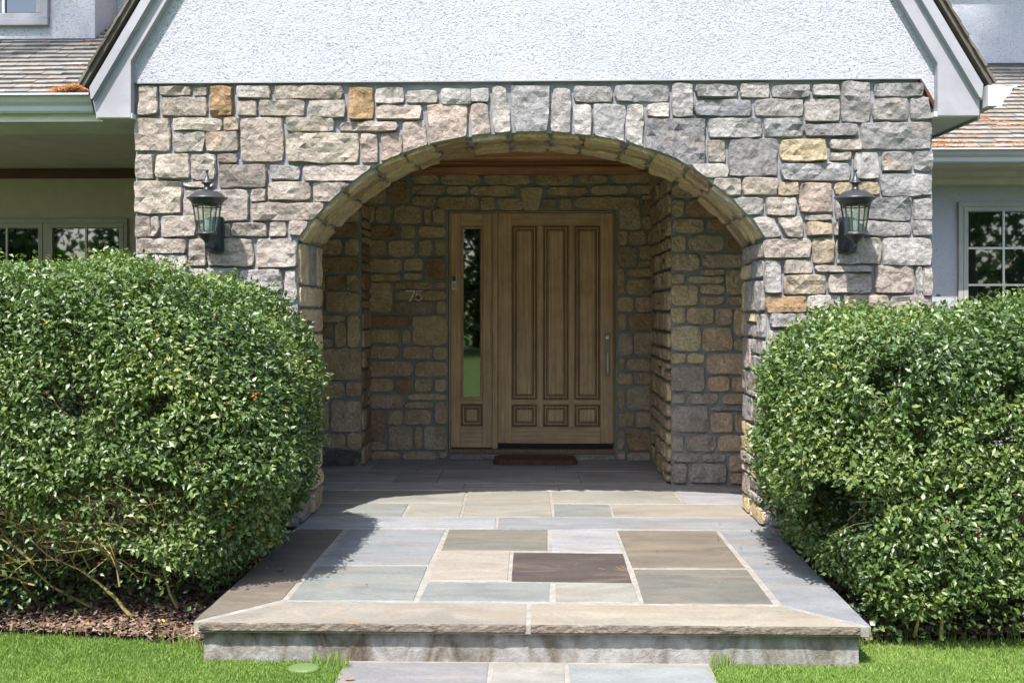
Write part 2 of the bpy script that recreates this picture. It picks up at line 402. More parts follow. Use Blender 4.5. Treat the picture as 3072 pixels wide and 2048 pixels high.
# ------------------------------------------------------------------ the arch
XL, XR = -1.665, 1.575; AC = (XL+XR)/2; AH = (XR-XL)/2; ZS = 1.98; RISE = .745; TH = .78
TB = [(0, 1), (.11, .994), (.22, .972), (.32, .942), (.41, .905), (.53, .82), (.61, .75), (.68, .668), (.75, .56), (.81, .455), (.87, .335), (.92, .225), (.965, .11), (1, 0)]
def archf(u):
    u = abs(u)
    if u >= 1: return 0
    for (a, b), (c, d) in zip(TB, TB[1:]):
        if u <= c: return b+(d-b)*(u-a)/(c-a)
def arch_clamp(p, m=.004):
    x, z = p.x, p.y
    if z <= ZS: 
        return p
    u = (x-AC)/AH; v = (z-ZS)/RISE
    if abs(u) >= 1 or v >= archf(u): return p
    lo, hi = 1.0, 12.0
    if abs(u)+v < 1e-3: return p
    for _ in range(24):
        k = (lo+hi)/2
        if abs(u*k) < 1 and v*k < archf(u*k): lo = k
        else: hi = k
    return Vector((AC+u*hi*AH, ZS+v*hi*RISE))
AP = []                                             # arch polyline
for i in range(81):
    u = -math.cos(math.pi*i/80); AP.append((AC+u*AH, ZS+archf(u)*RISE))
# smooth the polyline a little
for _ in range(3): AP = [AP[0]]+[tuple((AP[i-1][k]+2*AP[i][k]+AP[i+1][k])/4 for k in (0, 1)) for i in range(1, len(AP)-1)]+[AP[-1]]
AL = [0]
for p, q in zip(AP, AP[1:]): AL.append(AL[-1]+math.dist(p, q))
def arch_at(s):
    s = max(0, min(AL[-1]-1e-6, s)); i = int(np.searchsorted(AL, s, 'right'))-1; i = min(i, len(AP)-2)
    f = (s-AL[i])/(AL[i+1]-AL[i]); p = [AP[i][k]*(1-f)+AP[i+1][k]*f for k in (0, 1)]
    a = AP[max(0, i-1)]; b = AP[min(len(AP)-1, i+2)]; d = Vector((b[0]-a[0], b[1]-a[1])).normalized()
    return p, (d.y, -d.x)                           # inward normal (towards the opening)
def soffitP(a, b, w):
    p, n = arch_at(a); return (p[0]+n[0]*w, b, p[1]+n[1]*w)

# ------------------------------------------------------------------ SETTING: ground, lawn, beds
GZ = -.192
def sheet(name, poly, z, mat, kind='structure', parent=None):
    o = mk(name, [(x, y, z) for x, y in poly], [list(range(len(poly)))], mat, parent); 
    if kind: o['kind'] = kind
    return o
sheet('ground', [(-150, -150), (150, -150), (150, 150), (-150, 150)], GZ-.03, M['soil'])
# lawn outline near the house, from the photograph
lawnL = [at_z(x, y, GZ) for x, y in ((0, 1896), (150, 1900), (300, 1908), (420, 1915), (540, 1925), (600, 1945), (760, 1962), (900, 1970), (1000, 1985), (1042, 2000))]
lawnR = [at_z(x, y, GZ) for x, y in ((2140, 2000), (2200, 1985), (2330, 1965), (2470, 1955), (2560, 1935), (2620, 1920), (2750, 1915), (2900, 1914), (3072, 1916))]
PX0, PX1 = at_z(1036, 1996, GZ)[0]+.0, at_z(2126, 1999, GZ)[0]
sheet('lawn', [(-60, -60), (PX0, -60)]+[(PX0, -3.0)]+lawnL[::-1]+[(-5, lawnL[0][1]+.05), (-60, -1.6)], GZ-.012, M['lawn'])
sheet('lawn', [(PX1, -60), (60, -60), (60, -1.9), (5, lawnR[-1][1])]+lawnR[::-1]+[(PX1, -3.0)], GZ-.012, M['lawn'])

eL = np.array(sorted(lawnL)); eR = np.array(sorted(lawnR))
def edge(x): return float(np.interp(x, eL[:, 0], eL[:, 1]) if x < 0 else np.interp(x, eR[:, 0], eR[:, 1]))
def bed(name, x0, x1, y1):
    nx, ny = 60, 26; V = []
    for j in range(ny+1):
        for i in range(nx+1):
            x = x0+(x1-x0)*i/nx; ya = edge(x); y = ya+(y1-ya)*j/ny
            V.append((x, y, GZ-.014+(.018+.02*noise.noise(Vector((x*5, y*5, 0))))*min(1, j/2)+.04*(j/ny)))
    Fq = [(j*(nx+1)+i, j*(nx+1)+i+1, (j+1)*(nx+1)+i+1, (j+1)*(nx+1)+i) for j in range(ny) for i in range(nx)]
    o = mk(name, V, Fq, M['soil'], smooth=True); o['kind'] = 'structure'
bed('mulch_bed', -5.0, -1.62, .02); bed('mulch_bed', 1.545, 5.0, 3.25)
def chips(name, x0, x1, y0, y1, n):
    c = np.column_stack([np.random.uniform(x0, x1, n), np.random.uniform(y0, y1, n), GZ+.012+np.random.uniform(0, .022, n)])
    ed = np.array([edge(q) for q in c[:, 0]]); c = c[c[:, 1] > ed+np.random.normal(0, .012, n)-.005]; n = len(c); c[:, 2] += .022*np.clip((c[:, 1]-(-1.9))/1.0, 0, 1)
    L = np.random.uniform(.008, .030, n)[:, None]; Wd = np.random.uniform(.003, .010, n)[:, None]
    a = np.random.uniform(0, 6.28, n); ti = np.random.uniform(-.5, .5, n)
    d = np.column_stack([np.cos(a), np.sin(a), ti]); e = np.column_stack([-np.sin(a), np.cos(a), np.random.uniform(-.6, .6, n)])
    V = np.stack([c-d*L-e*Wd, c+d*L-e*Wd*.6, c+d*L*.8+e*Wd, c-d*L*.9+e*Wd], 1).reshape(-1, 3)
    T = np.arange(4*n).reshape(n, 4); t = np.repeat(np.random.beta(1.6, 1.6, n), 4)
    o = npmesh(name, V, T, M['chip'], tint=t); return o
tag(chips('bark_mulch', -4.3, -1.63, -2.0, -.2, 26000), 'shredded brown bark mulch under the left hedge', 'mulch', kind='stuff')
tag(chips('bark_mulch', 1.60, 4.4, -2.1, -.2, 26000), 'shredded brown bark mulch under the right hedge', 'mulch', kind='stuff')

# ------------------------------------------------------------------ SETTING: terrace, porch floor, path
terrace = thing('terrace', (-.04, -1.2, 0), None, None); terrace['kind'] = 'structure'
TX0, TX1 = at_z(575, 1862)[0], at_z(2617, 1880)[0]; TY = at_z(1590, 1873)[1]
YB = 3.30
m = MB(); m.box(TX0+.05, TX1-.05, TY+.05, -.001, GZ-.05, -.052); m.build('riser', M['concrete'], terrace)
m = MB(); m.box(TX0+.012, TX1-.012, TY+.012, -.002, -.05, -.004); m.build('grout_bed', M['grout'], terrace)
pf = thing('porch_floor', (-.04, 1.6, 0), None, None); pf['kind'] = 'structure'
m = MB(); m.box(-2.7, 2.7, 0.0, YB, -.05, -.0045); m.build('grout_bed', M['grout'], pf)
def slab(pts, col, parent, z=0.0, th=.042, name='paving_stone', edge=0, bev=.004):
    """pts = pixel corners on the level plane z (any order round the stone)"""
    W = [Vector((*at_z(x, y, z), 0)) for x, y in pts]; slab_w(W, col, parent, z, th, name)
def slab_w(W, col, parent, z=0.0, th=.042, name='paving_stone', rough_front=False):
    W = [Vector((p[0], p[1], 0)) for p in W]
    area = sum(W[i].x*W[(i+1) % len(W)].y-W[(i+1) % len(W)].x*W[i].y for i in range(len(W)))
    if area < 0: W = W[::-1]
    c = sum(W, Vector())/len(W); out = []
    for i in range(len(W)):
        a, b = W[i], W[(i+1) % len(W)]; n = max(1, int((b-a).length/.09))
        for k in range(n):
            p = a.lerp(b, k/n); q = noise.noise_vector(p*9+Vector((c.x*5, 0, 0)))*.0035; out.append(p+Vector((q.x, q.y, 0)))
    n = len(out); dz = random.uniform(-.0015, .0015)
    ins = [p+(c-p).normalized()*.005 for p in out]
    vs = [(p.x, p.y, z-th) for p in out]+[(p.x, p.y, z-.004+dz) for p in out]+[(p.x, p.y, z+dz) for p in ins]
    fs = [list(range(n-1, -1, -1)), [2*n+i for i in range(n)]]
    for r_ in (0, 1): fs += [[r_*n+i, r_*n+(i+1) % n, (r_+1)*n+(i+1) % n, (r_+1)*n+i] for i in range(n)]
    return mk(name, vs, fs, M['blue'], parent, color=jit(col, .04))
BLS = .49
BL = dict(blue=(.345, .365, .375), lblue=(.45, .47, .49), green=(.33, .355, .315), tan=(.44, .40, .32), ltan=(.49, .44, .365), brown=(.125, .094, .078),
          olive=(.245, .235, .185), oliv2=(.27, .225, .165), dark=(.17, .145, .115), bluegr=(.35, .375, .375), shade=(.26, .24, .21), lgreen=(.42, .42, .35))
BL = {k: mute(tuple(c*BLS for c in v), .22) for k, v in BL.items()}
mitL = [(583, 1860), (846, 1796), (1030, 1586), (888, 1586)]
slab(mitL, BL['oliv2'], terrace, name='border_stone')
slab([(2612, 1878), (2350, 1814), (2160, 1591), (2324, 1591)], BL['blue'], terrace, name='border_stone')
for px, col in [(((1046, 1587), (1336, 1587), (1286, 1693), (957, 1693)), 'bluegr'), (((947, 1697), (1282, 1697), (1241, 1800), (862, 1799)), 'green'),
    (((1348, 1587), (1642, 1587), (1642, 1650), (1323, 1650)), 'olive'), (((1655, 1587), (1844, 1589), (1868, 1656), (1654, 1652)), 'lblue'),
    (((1318, 1653), (1530, 1653), (1523, 1740), (1290, 1740)), 'ltan'), (((1540, 1655), (1869, 1659), (1897, 1747), (1534, 1742)), 'brown'),
    (((1284, 1744), (1650, 1747), (1649, 1803), (1256, 1801)), 'green'), (((1666, 1749), (1899, 1751), (1919, 1806), (1667, 1805)), 'lgreen'),
    (((1853, 1591), (2147, 1592), (2236, 1702), (1897, 1701)), 'oliv2'), (((1900, 1706), (2241, 1707), (2322, 1810), (1932, 1808)), 'olive')]:
    slab(px, BL[col], terrace)
# front nosing stones, with a rough riven front face
def nosing(p0, p1, p2, p3, col):
    W = [Vector((*at_z(x, y), 0)) for x, y in (p0, p1, p2, p3)]; W[0].y = W[1].y = TY
    A, B, Cc, D = W; n = 70; vs = []; lv = [-.045, -.036, -.022, -.008, 0]
    for k, z in enumerate(lv):
        for i in range(n+1):
            f = i/n; p = A.lerp(B, f); q = noise.noise(Vector((p.x*22, k*2.3, 1)))*.004+noise.noise(Vector((p.x*60, k*5.3, 7)))*.004
            vs.append((p.x, p.y+q+(.008 if k == 0 else 0)+(.003 if k == 4 else 0), z+(noise.noise(Vector((p.x*12, 3, 3)))*.003 if k == 0 else 0)))
    fs = [(k*(n+1)+i, k*(n+1)+i+1, (k+1)*(n+1)+i+1, (k+1)*(n+1)+i) for k in range(4) for i in range(n)]
    b = len(vs); m_ = 4*(n+1)
    for z in (0, -.045):
        for i in range(n+1): f = i/n; p = D.lerp(Cc, f); vs.append((p.x, p.y, z))
    fs += [(m_+i, m_+i+1, b+i+1, b+i) for i in range(n)]+[(b+n+1+i, b+n+2+i, i+1, i) for i in range(n)]+[(b+i, b+i+1, b+n+2+i, b+n+1+i) for i in range(n)]
    fs += [[0, n+1, 2*(n+1), 3*(n+1), m_, b, b+n+1], [n, 2*n+1, 3*n+2, 4*n+3, m_+n, b+n, b+2*n+1]]
    o = mk('nosing_stone', vs, fs, M['blue'], terrace, color=col); o.data.materials.append(M['riven'])
    for k in range(4*n): o.data.polygons[k].material_index = 1
nosing((592, 1870), (1577, 1873), (1578, 1810), (864, 1804), (.205, .185, .15)); nosing((1592, 1873), (2585, 1883), (2346, 1819), (1593, 1811), (.225, .20, .155))
tj = MB(); tj.box(at_z(1577, 1873)[0]-.001, at_z(1592, 1873)[0]+.001, TY+.004, TY+.3, -.046, -.006); tj.build('joint', M['grout'], terrace)
# band and porch rows (porch_floor)
YR = lambda py: at_z(1612, py)[1]
slab([(925, 1552), (1488, 1551), (1485, 1584), (888, 1584)], BL['lblue'], terrace, name='band_stone')
slab([(1497, 1551), (2288, 1554), (2318, 1588), (1493, 1585)], BL['blue'], terrace, name='band_stone')
for px, col in [(((935, 1510), (1225, 1510), (1204, 1549), (895, 1549)), 'green'), (((1236, 1511), (1390, 1510), (1378, 1549), (1212, 1549)), 'lgreen'),
    (((1405, 1473), (1647, 1473), (1656, 1549), (1384, 1549)), 'lgreen'), (((1655, 1473), (2018, 1473), (2050, 1511), (1661, 1508)), 'lgreen'),
    (((1661, 1511), (1826, 1512), (1838, 1551), (1664, 1550)), 'green'), (((1832, 1513), (2240, 1514), (2290, 1552), (1845, 1551)), 'tan'),
    (((2026, 1473), (2290, 1475), (2300, 1511), (2056, 1511)), 'lblue'), (((960, 1474), (1398, 1473), (1388, 1507), (930, 1507)), 'lgreen')]:
    slab(px, BL[col], pf)
rows = [(1470.5, 1450), (1449, 1412), (1411, 1362)]
for k, (pa, pb) in enumerate(rows):
    ya, yb = YR(pa), min(YR(pb), YB-.01); xs = [-2.6, -1.55+.3*(k % 2), -.62-.25*(k % 3), .18+.2*(k % 2), .95+.2*(k % 3), 2.6]
    for a, b in zip(xs, xs[1:]): slab_w([(a+.005, ya), (b-.005, ya), (b-.005, yb), (a+.005, yb)], jit((.30, .285, .265), .10), pf)  # same bluestone as the terrace, coloured paler to lift the shaded floor
for (a, b) in ((-2.6, -1.9), (1.9, 2.6)):
    pass
PK = .85
path = thing('path', (.0, -4.5, GZ), None, None); path['kind'] = 'structure'
m = MB(); m.box(PX0-.01, PX1+.01, -9.5, TY+.05, GZ-.05, GZ-.004); m.build('grout_bed', M['grout'], path)
def X(px, py=1998): return at_z(px, py, GZ)[0]
yy = TY+.028
slab_w([(PX0+.005, yy), (X(1466), yy), (X(1466), -2.95), (PX0+.005, -2.95)], (0.162, 0.162, 0.162), path, GZ)
slab_w([(X(1480), yy), (X(1691), yy), (X(1691), -3.3), (X(1480), -3.3)], (0.212, 0.200, 0.166), path, GZ)
slab_w([(X(1706), yy), (PX1-.005, yy), (PX1-.005, -2.85), (X(1706), -2.85)], (0.196, 0.204, 0.187), path, GZ)
y = -2.965
for k in range(11):
    h = .5+.1*(k % 3); xs = [PX0+.005, (X(1466) if k == 0 else PX0+.45+.25*(k % 3)), X(1700)-.2*(k % 2), PX1-.005]
    for a, b in zip(xs, xs[1:]):
        y1 = y if not (k == 0 and abs(a-X(1466)) < .01) else -3.315
        slab_w([(a+.006, y1), (b-.006, y1), (b-.006, y-h+.012), (a+.006, y-h+.012)], jit((.22, .22, .20), .15), path, GZ)
    y -= h

# ------------------------------------------------------------------ HOUSE
house = thing('stone_house', (-.04, 3.0, GZ), 'stone and white stucco house with an arched entrance porch and steep front gable', 'house')
WX0, WX1 = at_y(408, 500, 0)[0], at_y(2796, 500, 0)[0]; ZT = at_y(1612, 241, 0)[1]
# --- front wall (mortar core) with the arched opening
def arch_core():
    m = MB(); f0 = 0.0; f1 = TH
    for y in (f0, f1):
        vs = []; fs = []
        n = len(AP)
        for (x, z) in AP: vs += [(x, y, z), (x, y, ZT)]
        fs += [(2*i, 2*i+2, 2*i+3, 2*i+1) for i in range(n-1)]
        m.add(vs, fs)
        m.add([(WX0, y, GZ-.02), (XL, y, GZ-.02), (XL, y, ZS), (XL, y, ZT), (WX0, y, ZT)], [(0, 1, 2, 3, 4)])
        m.add([(WX1, y, GZ-.02), (XR, y, GZ-.02), (XR, y, ZS), (XR, y, ZT), (WX1, y, ZT)], [(0, 1, 2, 3, 4)])
    n = len(AP)
    m.add([(x, y, z) for (x, z) in AP for y in (f0, f1)], [(2*i, 2*i+2, 2*i+3, 2*i+1) for i in range(n-1)])
    for X_, z0, z1 in ((XL, GZ-.02, ZS), (XR, GZ-.02, ZS), (WX0, GZ-.02, ZT), (WX1, GZ-.02, ZT)):
        m.add([(X_, f0, z0), (X_, f1, z0), (X_, f1, z1), (X_, f0, z1)], [(0, 1, 2, 3)])
    m.add([(WX0, f0, ZT), (WX1, f0, ZT), (WX1, f1, ZT), (WX0, f1, ZT)], [(0, 1, 2, 3)])
    return m.build('front_wall', M['mortar'], house)
fw = arch_core()
A_ = """258 45 388 237 b|405 45 608 105 b|630 55 718 108 b|412 118 718 240 b|740 45 892 242 o|912 40 1145 122 h|1172 40 1635 128 b|922 138 1050 240 b
1070 138 1375 243 b|1402 138 1645 255 b|1672 50 1835 262 o|1852 55 2040 158 h|1855 170 2162 264 p|238 258 468 475 b|492 258 818 340 l|835 255 933 338 l
492 350 705 480 b|718 350 930 478 b|945 258 1228 550 b|1252 255 1572 346 b|1610 282 2003 345 p|1252 360 1735 558 l|1755 365 1868 560 p|1888 360 2028 550 p
238 500 360 660 b|382 500 598 662 l|612 500 776 668 b|792 498 925 553 d|800 572 1118 722 d|1142 575 1342 668 h|1360 572 1830 680 b|235 680 545 897 l
560 685 765 720 b|565 740 995 945 b|1015 738 1118 815 b|1128 685 1418 808 b|1435 685 1690 820 b|1015 828 1520 942 b|238 918 345 1052 b|345 918 392 1052 b
412 915 645 1052 b|665 965 870 1050 b|885 965 1122 1050 b|1140 958 1248 1052 b|1272 950 1400 1045 b|240 1070 583 1165 b|598 1068 712 1250 b
725 1068 1030 1250 b|1055 1068 1318 1260 b|245 1178 325 1240 w|348 1178 583 1290 w|600 1270 905 1400 h|940 1275 1218 1430 w|1240 1280 1318 1480 w
238 1255 330 1340 b|345 1305 583 1450 b|600 1412 905 1490 b|238 1350 330 1470 b|925 1445 1218 1500 h"""
B_ = """268 75 475 155 h|498 60 700 165 h|700 60 820 150 h|1395 45 1650 150 g|1670 38 2028 145 g|1888 162 2035 250 w|2050 25 2190 252 g"""
BQ = """400 165 672 165 675 380 430 440 p|697 162 812 165 832 360 708 380 p|845 40 935 45 972 360 862 365 w|965 42 1235 42 1212 350 1000 350 g
1255 58 1370 60 1368 365 1232 355 g|1395 165 1508 165 1505 385 1398 370 w|1527 165 1735 165 1725 430 1525 400 g|1752 165 1865 165 1850 470 1745 440 w
236 280 385 280 412 450 250 500 p"""
C_ = """-28 262 368 575 k|308 35 590 115 g|610 25 798 120 h|820 38 1073 118 g|1097 32 1275 108 h|1290 12 1480 280 g|1503 25 1838 110 g|305 135 683 243 k
707 133 1030 243 g|1043 130 1270 278 h|1500 125 1733 270 g|390 260 752 388 g|770 258 1025 380 g|1040 295 1400 378 k|1420 290 1888 465 g
390 405 505 550 b|532 400 857 643 k|880 400 1185 545 y|1210 400 1425 470 b|1210 488 1350 543 b|1375 488 1535 665 h|1560 483 1757 610 g|1780 483 1892 610 g
240 565 530 655 w|882 560 1345 675 g|430 665 610 775 b|628 658 855 770 b|867 690 998 775 q|1010 692 1225 890 p|1240 688 1540 772 y|1557 632 1892 780 g
555 795 757 905 h|778 792 980 910 b|1250 790 1450 940 g|1470 790 1755 940 g|1775 800 1892 938 g|1045 912 1220 942 b|1052 958 1222 1043 q|1235 955 1275 1045 b
1290 955 1752 1045 g|1770 945 1892 1045 g|765 1070 1080 1195 b|1097 1065 1240 1228 q|1255 1065 1550 1235 b|1563 1065 1890 1245 h|775 1215 880 1430 h
905 1210 1088 1300 b|1115 1248 1490 1290 b|900 1312 1180 1438 q|1205 1302 1490 1430 b|1515 1248 1770 1430 b|1795 1255 1830 1450 w|1838 1258 1893 1450 b
785 1455 1050 1560 o|1060 1450 1280 1560 w|1305 1450 1600 1540 q|1620 1450 1893 1560 b"""
CQ = """1752 120 1860 120 1890 265 1755 265 g|690 930 835 930 885 1048 765 1055 w|855 930 1022 920 1028 1055 925 1055 b"""
def parse(s): return [r.split() for r in s.replace('\n', '|').split('|') if r.strip()]
def from_zoom(txt, ox, oy, sc, y, parent, quad=False, P=None, **kw):
    P = P or planeY(y)
    for r in parse(txt):
        c = CC[r[-1]]; v = [float(q) for q in r[:-1]]
        if quad: pts = [(v[0], v[1]), (v[2], v[3]), (v[4], v[5]), (v[6], v[7])]
        else: pts = [(v[0], v[1]), (v[2], v[1]), (v[2], v[3]), (v[0], v[3])]
        W = [at_y(ox+a/sc, oy+b/sc, y) for a, b in pts]
        stone(P, W, c, parent, **kw)
kw = dict(clamp=arch_clamp, rel=.036)
from_zoom(A_, 300, 240, 2.24, -.02, fw, P=planeY(0), **kw); from_zoom(B_, 1100, 240, 2.24, -.02, fw, P=planeY(0), **kw); from_zoom(C_, 1950, 240, 2.24, -.02, fw, P=planeY(0), **kw)
from_zoom(BQ, 1100, 240, 2.24, -.02, fw, True, P=planeY(0), **kw); from_zoom(CQ, 1950, 240, 2.24, -.02, fw, True, P=planeY(0), **kw)
fill(planeY(0), WX0+.01, XL-.005, GZ, 1.53, fw, 'bblhw', (.12, .24), (.2, .45)); fill(planeY(0), XR+.005, WX1-.01, GZ, 1.49, fw, 'bghqw', (.12, .24), (.2, .45))
# side reveals of the opening and the vaulted underside
fill(planeX(XL, 1), .012, TH-.012, 0, ZS-.01, fw, 'tTTPb', (.12, .26), (.2, .5), rel=.018); fill(planeX(XR, -1), .012, TH-.012, 0, ZS-.01, fw, 'TbTbh', (.12, .26), (.2, .5), rel=.022)
sv = mk('vault', [soffitP(AL[-1]*i/60, y, -.012) for i in range(61) for y in (.004, TH-.004)], [(2*i, 2*i+1, 2*i+3, 2*i+2) for i in range(60)], M['mortar'], house)
s = .01
while s < AL[-1]-.02:
    L = random.uniform(.17, .30)
    if s+L > AL[-1]-.1: L = AL[-1]-s-.01
    b = .008
    while b < TH-.03:
        d = random.uniform(.09, .2)
        if b+d > TH-.09: d = TH-.008-b
        o1, o2 = random.uniform(-.02, .02), random.uniform(-.02, .02)
        stone(soffitP, ((s+.008+o1, b+d-.008), (s+L-.008+o2, b+d-.008), (s+L-.008+o2, b+.006), (s+.008+o1, b+.006)), CC[random.choice('ttTGtD')], sv, rel=.020, grow=0)
        b += d
    s += L

# --- porch walls behind
YW, YP, YRt = 3.26, 2.76, 1.77
XP = at_y(1084, 1300, YP)[0]; XQ = at_y(2014, 1300, YRt)[0]
DX0, DX1 = at_y(1345, 900, YW)[0], at_y(1846, 900, YW)[0]; DT = at_y(1600, 632, YW)[1]
m = MB()
m.box(XP-.3, DX0, YW, YW+.4, GZ, 3.3); m.box(DX1, XQ+.3, YW, YW+.4, GZ, 3.3); m.box(DX0, DX1, YW, YW+.4, DT, 3.3)
bw = m.build('porch_back_wall', M['mortar_in'], house)
Bb = """295 638 482 695 T|495 638 768 703 T|780 640 1107 703 T|1120 638 1395 705 T|1408 640 1620 695 t|1638 635 1925 693 t|298 708 535 765 t|540 712 682 768 T
695 715 1005 778 T|1210 720 1485 775 t|1503 708 1755 770 T|1775 708 1925 765 t|145 680 280 830 D|15 700 128 830 t|300 783 468 845 t|478 783 752 870 t|765 788 865 870 T
1175 800 1278 875 y|1295 795 1380 872 T|1395 785 1835 865 t|1848 775 1925 803 t|1850 812 1935 905 D|0 848 52 958 t|62 852 165 960 T|185 848 370 963 t|387 862 430 968 t
445 860 528 965 t|20 978 217 1060 D|230 978 327 1062 t|342 982 530 1058 T|5 1080 130 1175 t|145 1078 318 1185 T|348 1073 437 1180 T|458 1072 530 1182 t
5 1200 235 1295 t|247 1200 378 1283 T|393 1195 530 1345 D|5 1307 235 1350 t|248 1296 378 1343 t|187 1358 443 1403 t|460 1358 535 1395 t|187 1415 540 1478 t
1693 860 1840 1003 T|1690 1015 1752 1105 t|1762 1012 1883 1100 P|1690 1118 1820 1252 y|1835 1112 1925 1203 t|1855 915 1925 1000 t|1893 1010 1935 1100 G|1828 1215 1930 1255 t
1685 1265 1735 1438 t|1750 1268 1930 1320 t|1747 1340 1930 1440 t"""
Dd = """548 518 792 588 y|803 515 860 590 T|395 405 540 585 t|408 600 650 670 D|395 683 590 765 t|600 685 650 770 t|662 605 865 775 T|410 780 585 855 P|598 782 775 858 t|785 788 865 858 T
398 868 665 958 P|677 870 865 958 t|405 968 550 1048 t|562 970 660 1055 D|673 970 778 1048 t|790 972 862 1048 T|410 1068 612 1148 P|627 1062 865 1097 T|614 1107 783 1143 t|792 1108 862 1238 P
400 1160 500 1335 D|513 1158 602 1242 t|612 1155 775 1242 P|520 1252 665 1388 G|675 1252 718 1385 t|728 1250 862 1388 G|413 1347 508 1390 t|413 1400 590 1447 t|602 1400 805 1450 G|818 1397 860 1440 G"""
Ee = """85 612 158 680 T|165 610 245 683 P|85 690 122 768 t|135 690 255 768 D|85 783 152 888 G|160 780 255 885 G|85 898 117 955 t|123 900 238 960 P|85 970 152 1025 t
162 967 240 1025 P|85 1038 117 1142 t|125 1035 252 1142 G|85 1155 158 1222 t|167 1153 243 1225 P|82 1232 115 1328 G|122 1235 245 1335 D|82 1335 118 1375 G|125 1345 238 1385 G"""
Pp = """118 60 185 135 t|195 60 340 135 D|120 150 243 240 P|262 150 345 245 t|60 255 345 345 D|80 362 146 455 t|155 362 268 452 D|275 362 345 455 t|148 462 350 583 t|60 465 138 580 D
60 600 268 635 t|60 645 195 725 D|205 643 267 785 t|278 600 350 785 T|60 735 195 785 t|100 797 358 978 t|60 988 258 1085 t|270 988 358 1080 P|60 1100 168 1280 t|182 1098 358 1283 G
60 1295 265 1380 t|278 1293 358 1380 t|60 1392 358 1480 K|200 -30 345 50 t|100 -30 190 50 t|200 -130 345 -42 D|60 -130 190 -42 t|100 -230 345 -140 t"""
Rr = """340 70 560 145 G|338 155 395 232 G|405 155 620 235 D|343 245 492 310 G|503 245 680 310 D|338 325 405 400 G|415 322 580 395 G|592 322 700 395 D|338 410 467 490 G|480 410 700 475 G
475 482 585 507 t|595 485 700 600 t|338 502 400 550 G|410 515 585 548 G|335 558 460 650 t|470 556 585 600 t|470 608 585 648 t|595 610 720 650 t
335 660 400 738 T|410 662 535 738 t|545 665 622 742 P|632 660 720 795 t|335 748 473 865 T|483 755 622 865 P|632 805 720 865 t|335 875 403 925 T|412 878 492 925 T|505 878 720 975 P
333 937 495 1055 b|507 985 608 1055 P|620 987 720 1057 P|335 1065 403 1113 b|412 1065 560 1113 b|570 1067 720 1115 P|335 1125 510 1247 b|520 1125 720 1147 b|522 1157 625 1248 P|635 1157 720 1250 P
338 1260 392 1338 b|405 1258 543 1337 b|553 1262 720 1338 P|338 1347 467 1387 b|475 1348 597 1387 b|608 1350 720 1432 P|338 1395 408 1488 b|417 1397 597 1488 b|608 1443 720 1490 P|340 -10 560 60 G"""
ki = dict(rel=.022, grow=.001)
from_zoom(Bb, 1100, 240, 2.24, YW-.01, bw, P=planeY(YW), **ki); from_zoom("1022 722 1192 722 1155 876 1060 876 T|880 795 1035 793 1058 873 880 873 T", 1100, 240, 2.24, YW-.01, bw, True, P=planeY(YW), **ki)
from_zoom(Dd, 900, 640, 1.96, YW-.01, bw, P=planeY(YW), **ki); from_zoom(Ee, 1800, 500, 1.568, YW-.01, bw, P=planeY(YW), **ki)
m = MB(); m.box(-2.7, XP, YP, YW+.4, GZ, 3.3); lp = m.build('porch_left_wall', M['mortar_in'], house)
from_zoom(Pp, 900, 640, 1.96, YP-.01, lp, P=planeY(YP), **ki)
fill(planeX(XP, 1), YP+.01, YW-.03, 0, 2.85, lp, 'ttTPD', (.12, .24), (.2, .5), rel=.014, grow=.001)
m = MB(); m.box(XQ, 2.7, YRt, YW+.4, GZ, 3.3); rp = m.build('porch_right_wall', M['mortar_in'], house)
from_zoom(Rr, 1800, 500, 1.568, YRt-.01, rp, P=planeY(YRt), **ki)
fill(planeX(XQ, -1), YRt+.01, YW-.03, 0, 2.85, rp, 'tTPtG', (.10, .20), (.16, .42), rel=.026, grow=.001)
# outer side walls of the porch block, closing it
m = MB(); m.box(WX0+.002, WX0+.25, TH+.002, YW+.3, GZ, 3.0); m.box(WX1-.25, WX1-.002, TH+.002, YW+.3, GZ, 3.0); m.build('porch_side_wall', M['mortar'], house)
# ceiling: cedar boards and beams
ceil = MB().box(WX0+.1, WX1-.1, TH+.003, YW+.3, 2.985, 3.02).build('porch_ceiling', M['mortar_in'], house)
y = TH+.01; 
while y < YW+.1:
    MB().box(-2.6, 2.6, y, y+.135, 2.955, 2.984, .004).build('board', M['cedar'], ceil); y += .14
ZBm = at_y(1600, 522, YW-.1)[1]
MB().box(XP+.002, XQ-.002, YW-.10, YW-.012, ZBm, ZBm+.075, .004).build('beam', M['cedar'], ceil)
MB().box(-2.6, 2.6, YW-.06, YW-.010, ZBm+.077, 2.953, .003).build('beam', M['cedar'], ceil)
for yb in (1.05, 2.15):
    MB().box(-2.6, 2.6, yb, yb+.11, 2.845, 2.953, .005).build('beam', M['cedar'], ceil)

